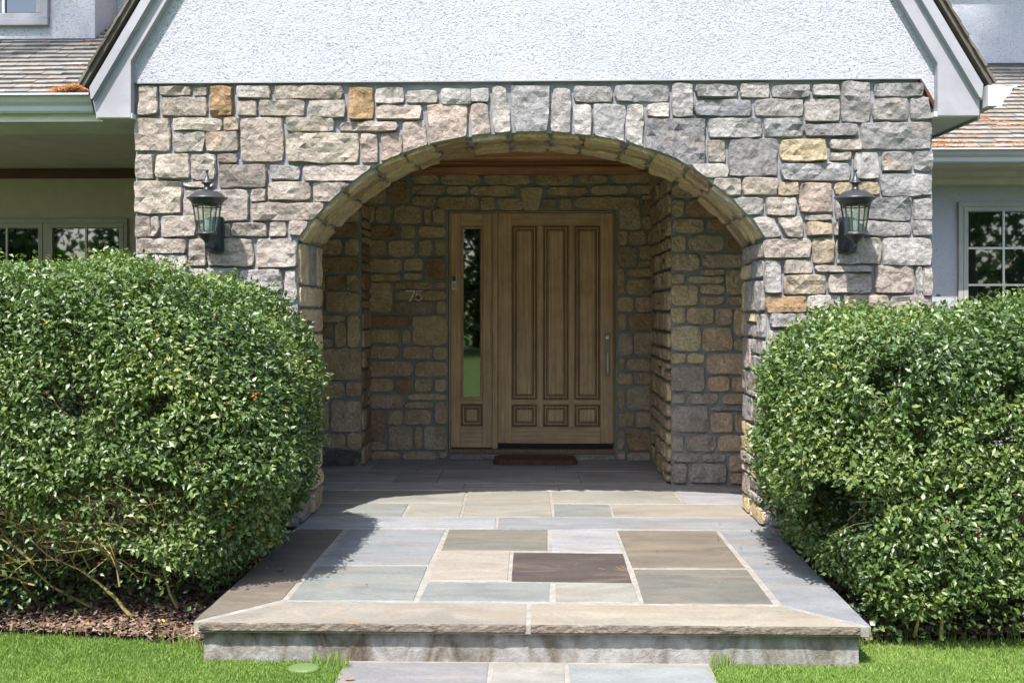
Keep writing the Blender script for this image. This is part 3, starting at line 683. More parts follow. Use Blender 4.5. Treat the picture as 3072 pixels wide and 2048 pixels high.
# --- entrance door with sidelight
YD = YW+.085
def dx(fx, y=YD): return at_y(1300+fx/1.912, 900, y)[0]
def dz(fy, y=YD): return at_y(1600, 600+fy/1.912, y)[1]
x0, x1 = DX0+.004, DX1-.004
frm = MB(); zt = DT-.004; zs_ = dz(1440)
frm.box(x0, dx(100), YW+.03, YW+.2, zs_, zt, .004); frm.box(dx(1032), x1, YW+.03, YW+.2, zs_, zt, .004); frm.box(dx(100), dx(1032), YW+.03, YW+.2, dz(74), zt, .004)
frm.box(dx(340), dx(370), YW+.04, YW+.2, zs_+.03, dz(74), .005)
dfr = frm.build('door_frame', M['oak'], house)
def raised(px0, px1, py0, py1, yf, parent, mould=.016, deep=.012):
    """panel set in an opening: moulding ring, groove, raised field"""
    a, b, c, d = dx(px0), dx(px1), dz(py1), dz(py0); g = []
    offs = [(0, 0), (.004, -.007), (.012, -.008), (.020, .010), (.026, .014), (.032, .014), (.036, .004), (.046, .002), (.050, .011)]
    vs = []; fs = []
    for (o, h) in offs: vs += [(a+o, yf+h, c+o), (b-o, yf+h, c+o), (b-o, yf+h, d-o), (a+o, yf+h, d-o)]
    for k in range(len(offs)-1): fs += [[4*k+i, 4*k+(i+1) % 4, 4*k+4+(i+1) % 4, 4*k+4+i] for i in range(4)]
    k = 4*(len(offs)-1); 
    o, h = .056, .006; vs += [(a+o, yf+h, c+o), (b-o, yf+h, c+o), (b-o, yf+h, d-o), (a+o, yf+h, d-o)]; fs += [[k+i, k+(i+1) % 4, k+4+(i+1) % 4, k+4+i] for i in range(4)]; fs.append([k+4, k+5, k+6, k+7])
    p = mk('panel', vs, fs, M['oak'], parent); p.data.materials.append(M['oakdark'])
    for k in (0, 1, 2, 5, 6, 8):
        for i in range(4): p.data.polygons[4*k+i].material_index = 1
    return p
yf = YW+.075; yb = yf+.045
# door leaf: stiles and rails
door = MB().box(dx(372), dx(449), yf, yb, dz(1393), dz(77), .003).box(dx(957), dx(1030), yf, yb, dz(1393), dz(77), .003).box(dx(596), dx(629), yf+.0005, yb, dz(1299), dz(149), 0).box(dx(776), dx(809), yf+.0005, yb, dz(1299), dz(149), 0).build('door', M['oak'], house)
MB().box(dx(449)+.001, dx(957)-.001, yf+.001, yb, dz(148), dz(77), .002).build('rail', M['oakx'], door)
MB().box(dx(449)+.001, dx(957)-.001, yf+.001, yb, dz(1393), dz(1300), .002).build('rail', M['oakx'], door)
for a, b in ((449, 596), (629, 776), (809, 957)):
    MB().box(dx(a)+.001, dx(b)-.001, yf+.001, yb, dz(1169), dz(1145), 0).build('rail', M['oakx'], door)
    raised(a, b, 149, 1144, yf, door); raised(a, b, 1170, 1298, yf, door)
MB().box(dx(372), dx(1030), yf+.03, yb+.01, dz(1418), dz(1394), .0).build('door_gap_shade', M['black'], door)  # black strip put in as the darkness of the gap below the leaf
# handle set
hx = dx(998); hz = dz(885)
MB().box(dx(980), dx(1015), yf-.008, yf-.0005, dz(1010), dz(760), .003).build('handle_plate', M['plate'], door)
m = MB(); m.tube([(hx, yf-.05, dz(880)), (hx, yf-.058, dz(900)), (hx, yf-.058, dz(970)), (hx, yf-.05, dz(990))], .0085, 10)
m.tube([(hx, yf-.005, dz(868)), (hx, yf-.05, dz(872)), (hx, yf-.056, dz(885))], .007, 8); m.tube([(hx, yf-.005, dz(992)), (hx, yf-.05, dz(992))], .007, 8)
m.build('handle', M['pewter'], door, True)
m = MB(); m.lathe([(.0, .0), (.019, .0), (.019, .006), (.012, .009), (0, .009)], (0, 0, 0), 16)
m.v = [Vector((hx+v.x, yf-.008-v.z, dz(787)+v.y)) for v in m.v]; m.build('lock', M['digit'], door, True)
# sidelight
sdl = MB().box(dx(101), dx(157), yf, yb, dz(1418), dz(76), .003).box(dx(284), dx(339), yf, yb, dz(1418), dz(76), .003).build('sidelight', M['oak'], house)
for (p, q) in ((76, 149), (1144, 1169), (1297, 1418)): MB().box(dx(157)+.001, dx(284)-.001, yf+.001, yb, dz(q), dz(p), .002).build('rail', M['oakx'], sdl)
raised(158, 283, 1170, 1296, yf, sdl)
a, b, c, d = dx(158), dx(283), dz(1143), dz(150)
vs = []; fs = []
for o, h in ((0, 0), (.004, -.007), (.012, -.008), (.02, .008), (.027, .014)): vs += [(a+o, yf+h, c+o), (b-o, yf+h, c+o), (b-o, yf+h, d-o), (a+o, yf+h, d-o)]
for k in range(4): fs += [[4*k+i, 4*k+(i+1) % 4, 4*k+4+(i+1) % 4, 4*k+4+i] for i in range(4)]
mk('moulding', vs, fs, M['oak'], sdl)
MB().box(a+.02, b-.02, yf+.0135, yf+.02, c+.02, d-.02).build('pane', M['glass'], sdl)
# sill and stone step
MB().box(x0, x1, YW-.005, YW+.2, dz(1446), zs_+.028, .004).build('sill', M['oakdark'], house)
stp = MB().box(DX0-.0, DX1+.0, YW-.03, YW+.2, .0, dz(1448), .003).build('door_step', M['mortar'], house)
xs = np.linspace(DX0+.01, DX1-.01, 5)
for a, b in zip(xs, xs[1:]): stone(planeY(YW-.03), Q(a+.006, .006, b-.006, dz(1450)-.006), CC['h'], stp, rel=.01)

# --- doorbell, house number, doormat
db = thing('doorbell', (dx(121), YW+.06, dz(475)), 'pale grey video doorbell with black camera eye on the sidelight frame', 'doorbell')
def rrect(cx, cz, w_, h_, r_, n=5):
    out = []
    for qx, qz, a0 in ((1, 1, 0), (-1, 1, 90), (-1, -1, 180), (1, -1, 270)):
        for k in range(n+1):
            a = R(a0+90*k/n); out.append((cx+qx*(w_/2-r_)+r_*math.cos(a), cz+qz*(h_/2-r_)+r_*math.sin(a)))
    return out
cx, cz = dx(121), dz(475)
MB().prism(rrect(cx, cz, .046, .145, .016), 'y', YW+.038, yf-.0005).build('case', M['whiteplastic'], db)
MB().prism(rrect(cx, cz+.042, .036, .05, .012), 'y', YW+.034, YW+.0375).build('camera_eye', M['black'], db)
m = MB(); m.tube([(cx+.014*math.cos(t), YW+.037, cz-.028+.014*math.sin(t)) for t in np.linspace(0, 6.28, 17)], .0018, 5); m.build('button', M['black'], db)
hn = thing('house_number', (*[at_y(1240, 890, YW-.06)[0]], YW-.05, at_y(1240, 905, YW-.06)[1]), 'slim metal house number 75 on the stones left of the door', 'house number')
def zb(x, y_): return at_y(1100+x/2.24, 240+y_/2.24, YW-.05)
def pt(x, y_): q = zb(x, y_); return (q[0], YW-.062, q[1])
m = MB(); m.tube([pt(264, 1417), pt(324, 1417)], .008, 6); m.tube([pt(324, 1415), pt(290, 1488)], .009, 6); m.tube([pt(300, 1430), (pt(300, 1430)[0], YW-.01, pt(300, 1430)[2])], .003, 5); m.build('digit', M['digit'], hn)
m = MB(); c5 = pt(348, 1461); m.tube([pt(372, 1418), pt(340, 1418), pt(334, 1446)]+[(c5[0]+.032*math.cos(t)*.95, YW-.062, c5[2]+.030*math.sin(t)) for t in np.linspace(2.2, -2.6, 14)], .0055, 6)
m.build('digit', M['digit'], hn)
m = MB(); m.lathe([(0, 0), (.016, 0), (.019, .006), (.014, .014), (0, .018)], (0, 0, 0), 14); m.v = [Vector((c5[0]-.002+v.x, YW-.036-v.z, c5[2]+v.y)) for v in m.v]; m.build('knob', M['plate'], hn, True)
# doormat
mx0, mx1 = at_z(1478, 1393, 0)[0], at_z(1733, 1393, 0)[0]; my = YR(1395)
def mat_shape():
    V = []; T = []; nx, ny = 90, 36
    cxm, cym = (mx0+mx1)/2, my+.20; hx_, hy_ = (mx1-mx0)/2, .195
    for j in range(ny+1):
        for i in range(nx+1):
            u, v = i/nx*2-1, j/ny*2-1; r_ = .09
            x = u*hx_; y_ = v*hy_
            # round the corners
            ox, oy = max(0, abs(x)-(hx_-r_)), max(0, abs(y_)-(hy_-r_)); dd = math.hypot(ox, oy)
            if ox > 0 and oy > 0:
                mm = max(ox, oy); k = mm/dd; x = math.copysign(hx_-r_+ox*k, x); y_ = math.copysign(hy_-r_+oy*k, y_)
            e = min(1, (1-max(abs(u), abs(v)))*9); z = .006+.046*math.sqrt(max(0, 1-(1-e)**2))+random.uniform(-.004, .005)*(e > 0)
            V.append((cxm+x+random.uniform(-.003, .003), cym+y_, max(.001, z)))
    Fq = [(j*(nx+1)+i, j*(nx+1)+i+1, (j+1)*(nx+1)+i+1, (j+1)*(nx+1)+i) for j in range(ny) for i in range(nx)]
    o = mk('doormat', V, Fq, M['coir'], base=True); tag(o, 'dark brown coir doormat with rounded ends before the door', 'doormat')
mat_shape()

# --- gable: stucco, rake boards, roof
def gy(px, py, y): return at_y(px, py, y)
YS = -.035; YF = -.10
apx = 1612
def lx(px0, py0, sl, py): return px0+sl*(py0-py)
# stucco face polygon
pts = [gy(342, 248, YS), gy(2762, 234, YS), gy(2808, 312, YS), gy(2856, 222, YS)]
slL = .592; slR = .598
LB = gy(342, 246, YS); LT = gy(342+slL*246, 0, YS); dL = Vector((LT[0]-LB[0], LT[1]-LB[1])).normalized()
RB = gy(2858, 222, YS); RT = gy(2858-slR*222, 0, YS); dR = Vector((RT[0]-RB[0], RT[1]-RB[1])).normalized()
# apex
A = np.array([[dL.x, -dR.x], [dL.y, -dR.y]]); k = np.linalg.solve(A, np.array([RB[0]-LB[0], RB[1]-LB[1]])); APX = (LB[0]+dL.x*k[0], LB[1]+dL.y*k[0])
MB().prism([pts[0], pts[1], pts[2], pts[3], APX], 'y', YS, .5).build('stucco_gable', M['stucco'], house)
MB().prism([gy(408, 251.5, YS), gy(2764, 237.5, YS), gy(2764, 234.5, YS), gy(408, 248.5, YS)], 'y', YS-.006, .05).build('drip_edge', M['trim'], house)
MB().prism([gy(2764, 238, YS), gy(2758, 238, YS), gy(2800, 322, YS), gy(2808, 313, YS)], 'y', YS-.004, .05).build('drip_edge', M['brownbeam'], house)
def strip(px_list, y0, y1, name, mat, parent=house):
    return MB().prism([gy(x, y_, y0) for x, y_ in px_list], 'y', y0, y1).build(name, mat, parent)
Z = -1150  # pixel row well above the frame (real boards run on to the ridge)
def Lx(x0, y_): return x0+slL*(0-y_)          # left line through (x0, 0)
def Rx(x0, y_): return x0-slR*(0-y_)
rk = strip([(Lx(464, Z), Z), (Lx(500, Z), Z), (392, 183), (392, 352), (290, 352), (279, 303)], YF, -.001, 'rake_board', M['trim'])
strip([(Lx(421, Z), Z), (Lx(452, Z), Z), (276, 297), (272, 297), (268, 262)], YF-.045, YF+.03, 'rake_moulding', M['trim'])
strip([(Lx(453, Z), Z), (Lx(463, Z), Z), (283, 302), (277, 298)], YF-.018, YF+.02, 'rake_cove', M['trim'])
strip([(Rx(2758, Z), Z), (Rx(2704, Z), Z), (2813, 190), (2813, 346), (2938, 346), (2938, 296)], YF, -.001, 'rake_board', M['trim'])
strip([(Rx(2798, Z), Z), (Rx(2768, Z), Z), (2940, 293), (2946, 293), (2950, 254)], YF-.045, YF+.03, 'rake_moulding', M['trim'])
strip([(Rx(2767, Z), Z), (Rx(2759, Z), Z), (2938, 295), (2940, 293)], YF-.018, YF+.02, 'rake_cove', M['trim'])
# roof slabs with a ragged shingle edge
def gable_roof(side):
    if side < 0: b = Vector(gy(264, 258, YF)); t = Vector(gy(Lx(421, Z), Z, YF))
    else: b = Vector(gy(2957, 254, YF)); t = Vector(gy(Rx(2798, Z), Z, YF))
    d = (t-b).normalized(); n = Vector((-d.y, d.x)) if side < 0 else Vector((d.y, -d.x)); L = (t-b).length
    q = [b-d*.02, t, t+n*.03, b+n*.03-d*.02]
    o = MB().prism([(p.x, p.y) for p in q], 'y', YF-.05, 4.4).build('gable_roof', M['shingle'], house, color=(.10, .085, .07))
    s_ = 0
    while s_ < 2.6:
        h = random.uniform(.10, .14); a = b+d*(s_-.02)+n*.028; e = b+d*(s_+h+.03)+n*.028
        y1 = YF-.062-random.uniform(0, .012)
        MB().prism([tuple(a), tuple(e), tuple(e+n*.008), tuple(a+n*.020)], 'y', y1, y1+.35).build('shingle', M['shingle'], o, color=jit((.13, .11, .085), .3)); s_ += h
    return o
gable_roof(-1); gable_roof(1)

# gutter profiles
def gutter(profile_x, z, axis, a0, a1, off, flip=1, mat='white', name='gutter'):
    """K-style gutter: profile (out, up) with lip; extruded along axis"""
    prof = [(0, 0), (.0, -.125), (.045, -.125), (.056, -.085), (.086, -.055), (.104, -.020), (.130, -.014), (.130, .0), (.112, .0), (.112, -.006), (.100, -.012), (.088, -.05), (.062, -.08), (.055, -.115), (.007, -.115), (.007, 0)]
    if axis == 'x': poly = [(off-flip*o, z+u) for o, u in prof]; return MB().prism(poly, 'x', a0, a1)
    poly = [(off+flip*o, z+u) for o, u in prof]; return MB().prism(poly, 'y', a0, a1)
# gutter end of the gable's right eave, running back
gx, gz = gy(2950, 266, YF)
gx, gz = gy(2950, 262, YF); gp = [(o*1.5, u*1.12) for o, u in [(0, 0), (.0, -.125), (.045, -.125), (.056, -.085), (.086, -.055), (.104, -.020), (.130, -.014), (.130, .0), (.112, .0), (.112, -.006), (.100, -.012), (.088, -.05), (.062, -.08), (.055, -.115), (.007, -.115), (.007, 0)]]
g = MB().prism([(gx+o, gz+u) for o, u in gp], 'y', YF-.07, 4.0); gt = g.build('gutter', M['white'], house)
q = [(0, 0), (.0, -.125), (.062, -.125), (.072, -.085), (.098, -.055), (.11, -.018), (.112, -.01)]
MB().prism([(gx+o*1.5, gz+u*1.12) for o, u in q], 'y', YF-.073, YF-.0705).build('end_cap', M['white'], gt)
sx0, sz0 = gy(2938, 347, YF); sx1 = WX1
MB().prism([(sx1-.02, sz0-.004), (sx0, sz0-.004), (sx0, sz0+.03), (sx1-.02, sz0+.03)], 'y', YF+.005, 3.2).build('eave_soffit', M['cream'], house)
MB().prism([(sx0+.001, sz0-.02), (sx0+.018, sz0-.02), (sx0+.018, gz+.02), (sx0+.001, gz+.02)], 'y', YF+.03, 3.2).build('fascia', M['trim'], house)
# left: soffit return over the wall's left edge
sxl, szl = gy(288, 353, YF); MB().prism([(sxl, szl-.004), (WX0+.01, szl-.004), (WX0+.01, szl+.03), (sxl, szl+.03)], 'y', YF+.005, .6).build('eave_soffit', M['cream'], house)
# --- left covered bay: gutter, header, ceiling, back wall, window
YE = .16
ge, gzl = gy(262, 279, YE-.12)
g = gutter(0, gzl, 'x', -6.0, at_y(271, 300, YE-.1)[0], YE, 1); gtl = g.build('gutter', M['white'], house)
xe = at_y(271, 300, YE-.1)[0]
MB().prism([(YE-o, gzl+u) for o, u in q], 'x', xe+.0005, xe+.003).build('end_cap', M['white'], gtl)
hz1 = at_y(200, 366, YE+.01)[1]
MB().box(-6, WX0-.004, YE+.001, YE+.05, hz1, gzl+.03).build('fascia', M['cream'], house)
MB().prism([(YE+.05, hz1+.002), (YE+.05, gzl-.05), (YE+.35, gzl-.05), (YE+.35, hz1-.035), (YE+.32, hz1-.035)], 'x', -6, WX0-.004).build('header', M['cream'], house)
YLW = 3.74; zc = at_y(200, 507, YLW)[1]
MB().box(-8, WX0-.004, YE+.351, YLW+.2, zc, zc+.03).build('bay_ceiling', M['cream'], house)
MB().box(-8, WX0-.004, YLW, YLW+.3, GZ, zc-.001).build('bay_wall', M['beige'], house)
MB().box(-6, WX0-.004, YLW-.05, YLW-.001, at_y(200, 534, YLW-.05)[1], at_y(200, 508, YLW-.05)[1], .004).build('beam', M['brownbeam'], house)
MB().box(WX0-.002, WX0+.2, TH, YLW, GZ, 3.0).build('bay_side_wall', M['beige'], house)
MB().box(-12, WX0-.004, .9, YLW, GZ-.028, -.10).build('bay_floor', M['soil'], house)
def window(px0, px1, py0, py1, y, cols, rows_, fw_=16, mw=4, light=False, sill=True):
    """window in the wall plane y; pixel box of the outer frame, cols/rows = pane pixel spans"""
    a, c = gy(px0, py1, y); b, d = gy(px1, py0, y)
    w0 = MB(); f = .045
    w0.box(a, b, y-.03, y+.02, d-f, d, .004).box(a, b, y-.03, y+.02, c, c+f, .004).box(a, a+f, y-.029, y+.02, c+f, d-f, .004).box(b-f, b, y-.029, y+.02, c+f, d-f, .004)
    win = w0.build('window', M['winframe'], house)
    return win, a+f, b-f, c+f, d-f
def sash(win, x0, x1, z0, z1, y, nx, ny, fmat='winframe'):
    f = .045; m = MB(); m.box(x0, x1, y-.012, y+.018, z1-f, z1, .003).box(x0, x1, y-.012, y+.018, z0, z0+f, .003).box(x0, x0+f, y-.0115, y+.018, z0+f, z1-f, .003).box(x1-f, x1, y-.0115, y+.018, z0+f, z1-f, .003)
    m.build('sash', M[fmat], win)
    gx0, gx1, gz0, gz1 = x0+f, x1-f, z0+f, z1-f; pw = (gx1-gx0)/nx; ph = (gz1-gz0)/ny
    for i in range(1, nx): MB().box(gx0+pw*i-.011, gx0+pw*i+.011, y-.006, y+.010, gz0, gz1, .002).build('muntin', M['muntin'], win)
    for j in range(1, ny): MB().box(gx0, gx1, y-.005, y+.0095, gz0+ph*j-.011, gz0+ph*j+.011, .002).build('muntin', M['muntin'], win)
    for i in range(nx):
        for j in range(ny): 
            e = random.uniform(-.0015, .0015); X0, X1, Z0, Z1 = gx0+pw*i+.009, gx0+pw*(i+1)-.009, gz0+ph*j+.009, gz0+ph*(j+1)-.009
            mk('pane', [(X0, y+.011+e, Z0), (X1, y+.011-e, Z0), (X1, y+.012-e, Z1), (X0, y+.012+e, Z1), (X0, y+.018, Z0), (X1, y+.018, Z0), (X1, y+.018, Z1), (X0, y+.018, Z1)],
               [(0, 1, 2, 3), (7, 6, 5, 4), (0, 4, 5, 1), (1, 5, 6, 2), (2, 6, 7, 3), (3, 7, 4, 0)], M['glass'], win)
z_b = .75
wb = at_y(385, 656, YLW); wx0 = at_y(-95, 656, YLW)[0]
w0 = MB(); a, b, d = wx0, wb[0], wb[1]; f = .05
w0.box(a, b, YLW-.03, YLW-.002, d-f, d, .004).box(a, b, YLW-.03, YLW-.002, z_b, z_b+f, .004).box(b-f*.8, b, YLW-.029, YLW-.002, z_b+f, d-f, .004).box(a, a+f*.8, YLW-.029, YLW-.002, z_b+f, d-f, .004)
xm = at_y(140, 700, YLW)[0]; w0.box(xm-.03, xm+.03, YLW-.028, YLW-.002, z_b+f, d-f, .003)
wn = w0.build('window', M['winframe'], house)
sash(wn, xm+.031, b-f*.8-.001, z_b+f+.001, d-f-.001, YLW-.022, 2, 4); sash(wn, a+f*.8+.001, xm-.031, z_b+f+.001, d-f-.001, YLW-.022, 2, 4)
# --- left roof slope with shingles, dormer wall and its window
def shingle_roof(x0, x1, ye, ze, tn, run, parent, pal, ex=.105, xr=None):
    ang = math.atan(tn); d = Vector((0, math.cos(ang), math.sin(ang))); n = Vector((0, -math.sin(ang), math.cos(ang)))
    L = run/math.cos(ang); s_ = 0; k = 0; cnt = 0
    while s_ < L:
        x = x0-random.uniform(0, .1)
        while x < x1:
            w_ = random.uniform(.10, .2); xa, xb = max(x, x0), min(x+w_-.004, x1)
            if xb-xa > .02:
                o = Vector((0, ye, ze)); j = random.uniform(-.006, .006); a = o+d*(s_+j); e = o+d*min(s_+ex+.05, L+.03); t_ = .022+random.uniform(0, .006)
                lift = random.uniform(0, .004)
                vs = []
                for X_ in (xa, xb):
                    jj = random.uniform(-.003, .003)
                    vs += [Vector((X_, 0, 0))+a+n*.001+d*jj, Vector((X_, 0, 0))+a+n*(t_+lift)+d*jj, Vector((X_, 0, 0))+e+n*.003, Vector((X_, 0, 0))+e+n*.0005]
                mk('shingle', vs, [(0, 1, 2, 3), (7, 6, 5, 4), (0, 4, 5, 1), (1, 5, 6, 2), (2, 6, 7, 3), (3, 7, 4, 0)], M['shingle'], parent, color=jit(random.choice(pal), .07)); cnt += 1
            x += w_
        s_ += ex; k += 1
    return cnt
palg = [(.21, .20, .18), (.225, .215, .19), (.19, .18, .165), (.21, .195, .17), (.17, .16, .145)]
tn = .62
def roof_run(pyT, ye, ze):          # how far back the roof runs until it meets pixel row pyT
    A_z = (920-pyT)/F; Y0 = ye-CAM[1]; return (A_z*Y0-(ze-CAM[2]))/(tn-A_z)
zl = gzl+.005; runL = roof_run(121, YE-.02, zl); YDm = YE-.02+runL
rl = MB().prism([(YE-.02, zl-.02), (YE-.02, zl), (4.2, zl+tn*(4.2-YE+.02)), (4.2, zl+tn*(4.2-YE)-.02)], 'x', -4.6, -2.60).build('left_roof', M['shingle'], house, color=(.08, .07, .06))
shingle_roof(-4.3, -2.62, YE-.03, zl, tn, runL+.5, rl, palg, .095)
xd = at_y(285, 60, YDm)[0]; zd = zl+runL*tn
MB().box(-6, xd, YDm, YDm+.45, zd-.3, 6.5).build('dormer_wall', M['stucco2'], house)
MB().box(xd+.002, -1.6, YDm+.451, YDm+.6, zd-.2, 6.5).build('dormer_wall', M['stucco2'], house)
MB().box(-6, xd+.01, YDm-.02, YDm-.001, zd+.005, zd+.03).build('flashing', M['metal'], house)
a0, dzz = at_y(150, 80, YDm)
ww = MB(); wL = -5.2; f = .055
ww.box(wL, a0, YDm-.045, YDm-.002, dzz, dzz+f, .004).box(a0-f, a0, YDm-.044, YDm-.002, dzz+f, 5.2, .004).box(wL, wL+f, YDm-.044, YDm-.002, dzz+f, 5.2, .004).box(wL, a0, YDm-.045, YDm-.002, 5.2, 5.2+f, .004)
wn2 = ww.build('window', M['trim'], house); sash(wn2, wL+f+.001, a0-f-.001, dzz+f+.001, 5.199, YDm-.02, 4, 3, 'trim')
# --- right wing: gutter, cornice, wall, window, roof, upper wall
YG = 2.67; zg = at_y(2900, 444, YG-.12)[1]
gutter(0, zg, 'x', WX1+.02, 8.0, YG, 1).build('gutter', M['white'], house)
YWR = YG+.62
corn = [(YG+.001, zg+.02), (YG+.001, zg-.13), (YG+.05, zg-.15), (YG+.40, zg-.15), (YG+.44, zg-.19), (YG+.52, zg-.21), (YG+.55, zg-.26), (YWR-.004, zg-.28), (YWR-.004, zg+.02)]
MB().prism(corn, 'x', WX1+.004, 8.0).build('cornice', M['cream'], house)
MB().box(WX1-.2, 8.0, YWR, YWR+.3, GZ, zg).build('right_wing_wall', M['stucco2'], house)
wa, wd = at_y(2872, 606, YWR); wb_ = at_y(3250, 606, YWR)[0]; wc = .55
w0 = MB(); f = .05; w0.box(wa, wb_, YWR-.035, YWR-.002, wd-f, wd, .004).box(wa, wb_, YWR-.035, YWR-.002, wc, wc+f, .004).box(wa, wa+f, YWR-.034, YWR-.002, wc+f, wd-f, .004).box(wb_-f, wb_, YWR-.034, YWR-.002, wc+f, wd-f, .004)
wn3 = w0.build('window', M['winframe'], house); sash(wn3, wa+f+.001, wb_-f-.001, wc+f+.001, wd-f-.001, YWR-.024, 3, 5)
zr = zg+.005; runR = roof_run(209, YG-.02, zr); YU = YG-.02+runR
rr = MB().prism([(YG-.02, zr-.02), (YG-.02, zr), (YU+.3, zr+tn*(YU+.3-YG+.02)), (YU+.3, zr+tn*(YU+.3-YG)-.02)], 'x', WX1-.6, 8.0).build('right_roof', M['shingle'], house, color=(.08, .07, .06))
shingle_roof(WX1-.1, 5.9, YG-.03, zr, tn, runR, rr, [(.22, .20, .175), (.235, .215, .19), (.21, .185, .155), (.22, .19, .155), (.19, .17, .145)], .105)
MB().box(1.5, 8.0, YU, YU+.3, zr+runR*tn-.1, 7.0).build('upper_wall', M['stucco2'], house)
MB().box(2.7, 8.0, YU-.02, YU-.001, zr+runR*tn+.01, zr+runR*tn+.04).build('flashing', M['metal'], house)
zue = at_y(2950, 12, YU)[1]; MB().box(1.5, 8.2, YU-.42, YU+.6, zue+.75, zue+.95).build('upper_eave', M['trim'], house)
# back body so that no light leaks round the house
MB().box(-6.3, 8.0, YLW+.31, 4.6, GZ, 2.9).build('rear_wall', M['beige'], house)

# ------------------------------------------------------------------ wall lanterns
def lantern(px, py, label):
    yl = -.24; x, z = at_y(px, py, yl)
    t = thing('wall_lantern', (x, yl, z), label, 'lantern', 'bronze wall lanterns either side of the arch')
    c = (x, yl, z); Mt = M['metal']
    MB().lathe([(.0, .052), (.035, .052), (.07, .044), (.10, .026), (.125, .004), (.132, -.002), (.130, -.009), (.118, -.013), (.108, -.026), (.103, -.034), (.098, -.046), (0, -.046)], c, 32).build('cap', Mt, t, True)
    MB().lathe([(0, .052), (.024, .052), (.024, .060), (.020, .062), (.020, .088), (.023, .090), (.023, .094), (.037, .098), (.038, .103), (.030, .110), (.018, .128), (.010, .152), (.007, .166), (.006, .170), (.010, .176), (.012, .183), (.009, .191), (0, .194)], c, 24).build('finial', Mt, t, True)
    n = 6; r0, r1 = .100, .066; z0, z1 = -.046, -.232; off = R(30)
    cage = MB(); 
    def cp(k, r_, zz): a = off+2*math.pi*k/n; return Vector((x+r_*math.cos(a), yl+r_*math.sin(a), z+zz))
    for k in range(n):
        cage.tube([cp(k, r0*.93, z0), cp(k, r1*.97, z1)], .0055, 6)
        cage.tube([cp(k, r1, z1), cp(k+1, r1, z1)], .006, 5); cage.tube([cp(k, r1*1.02, z1-.012), cp(k+1, r1*1.02, z1-.012)], .0055, 5); cage.tube([cp(k, r0*.94, z0-.012), cp(k+1, r0*.94, z0-.012)], .005, 5)
    cage.build('cage', Mt, t)
    for k in range(n):
        f = .94; mk('pane', [cp(k, r0*.90, z0-.01), cp(k+1, r0*.90, z0-.01), cp(k+1, r1*.94, z1+.004), cp(k, r1*.94, z1+.004)], [(0, 1, 2, 3)], M['clear'], t)
    MB().lathe([(0, -.234), (.070, -.234), (.072, -.244), (.060, -.252), (.048, -.268), (.030, -.282), (.022, -.290), (.016, -.300), (.012, -.312), (.017, -.318), (.012, -.326), (.005, -.345), (0, -.352)], c, 20).build('base_cup', Mt, t, True)
    MB().lathe([(0, -.232), (.016, -.232), (.016, -.150), (.012, -.148), (0, -.148)], c, 12).build('candle', M['whiteplastic'], t, True)
    MB().lathe([(0, -.148), (.010, -.146), (.021, -.118), (.018, -.092), (.009, -.070), (.002, -.056), (0, -.055)], c, 14).build('bulb', M['clear'], t, True)
    xw = x; pl = rrect(xw, z-.235, .115, .25, .02)
    MB().prism(pl, 'y', -.052, .0).build('back_plate', Mt, t); MB().prism(rrect(xw, z-.235, .085, .21, .02), 'y', -.068, -.0525).build('back_box', Mt, t)
    m = MB(); m.tube([(xw, -.06, z-.29), (xw, -.10, z-.335), (xw, -.15, z-.345), (xw, -.20, z-.325), (xw, yl+.01, z-.29)], [.013, .012, .011, .010, .009], 8)
    m.tube([(xw, -.06, z-.19), (xw, -.12, z-.245), (xw, yl+.07, z-.262), (xw, yl+.02, z-.272)], .007, 8); m.build('arm', Mt, t, True)
    for k in range(4):
        a = R(45+90*k); 
    m = MB()
    for a in (0, math.pi): m.tube([(x+.125*math.cos(a), yl, z-.002), (x+.140*math.cos(a), yl, z+.004)], .005, 6)
    m.build('thumb_screw', Mt, t)
lantern(621, 594, 'dark bronze carriage lantern on the wall above the left hedge')
lantern(2566, 594, 'dark bronze carriage lantern on the wall above the right hedge')

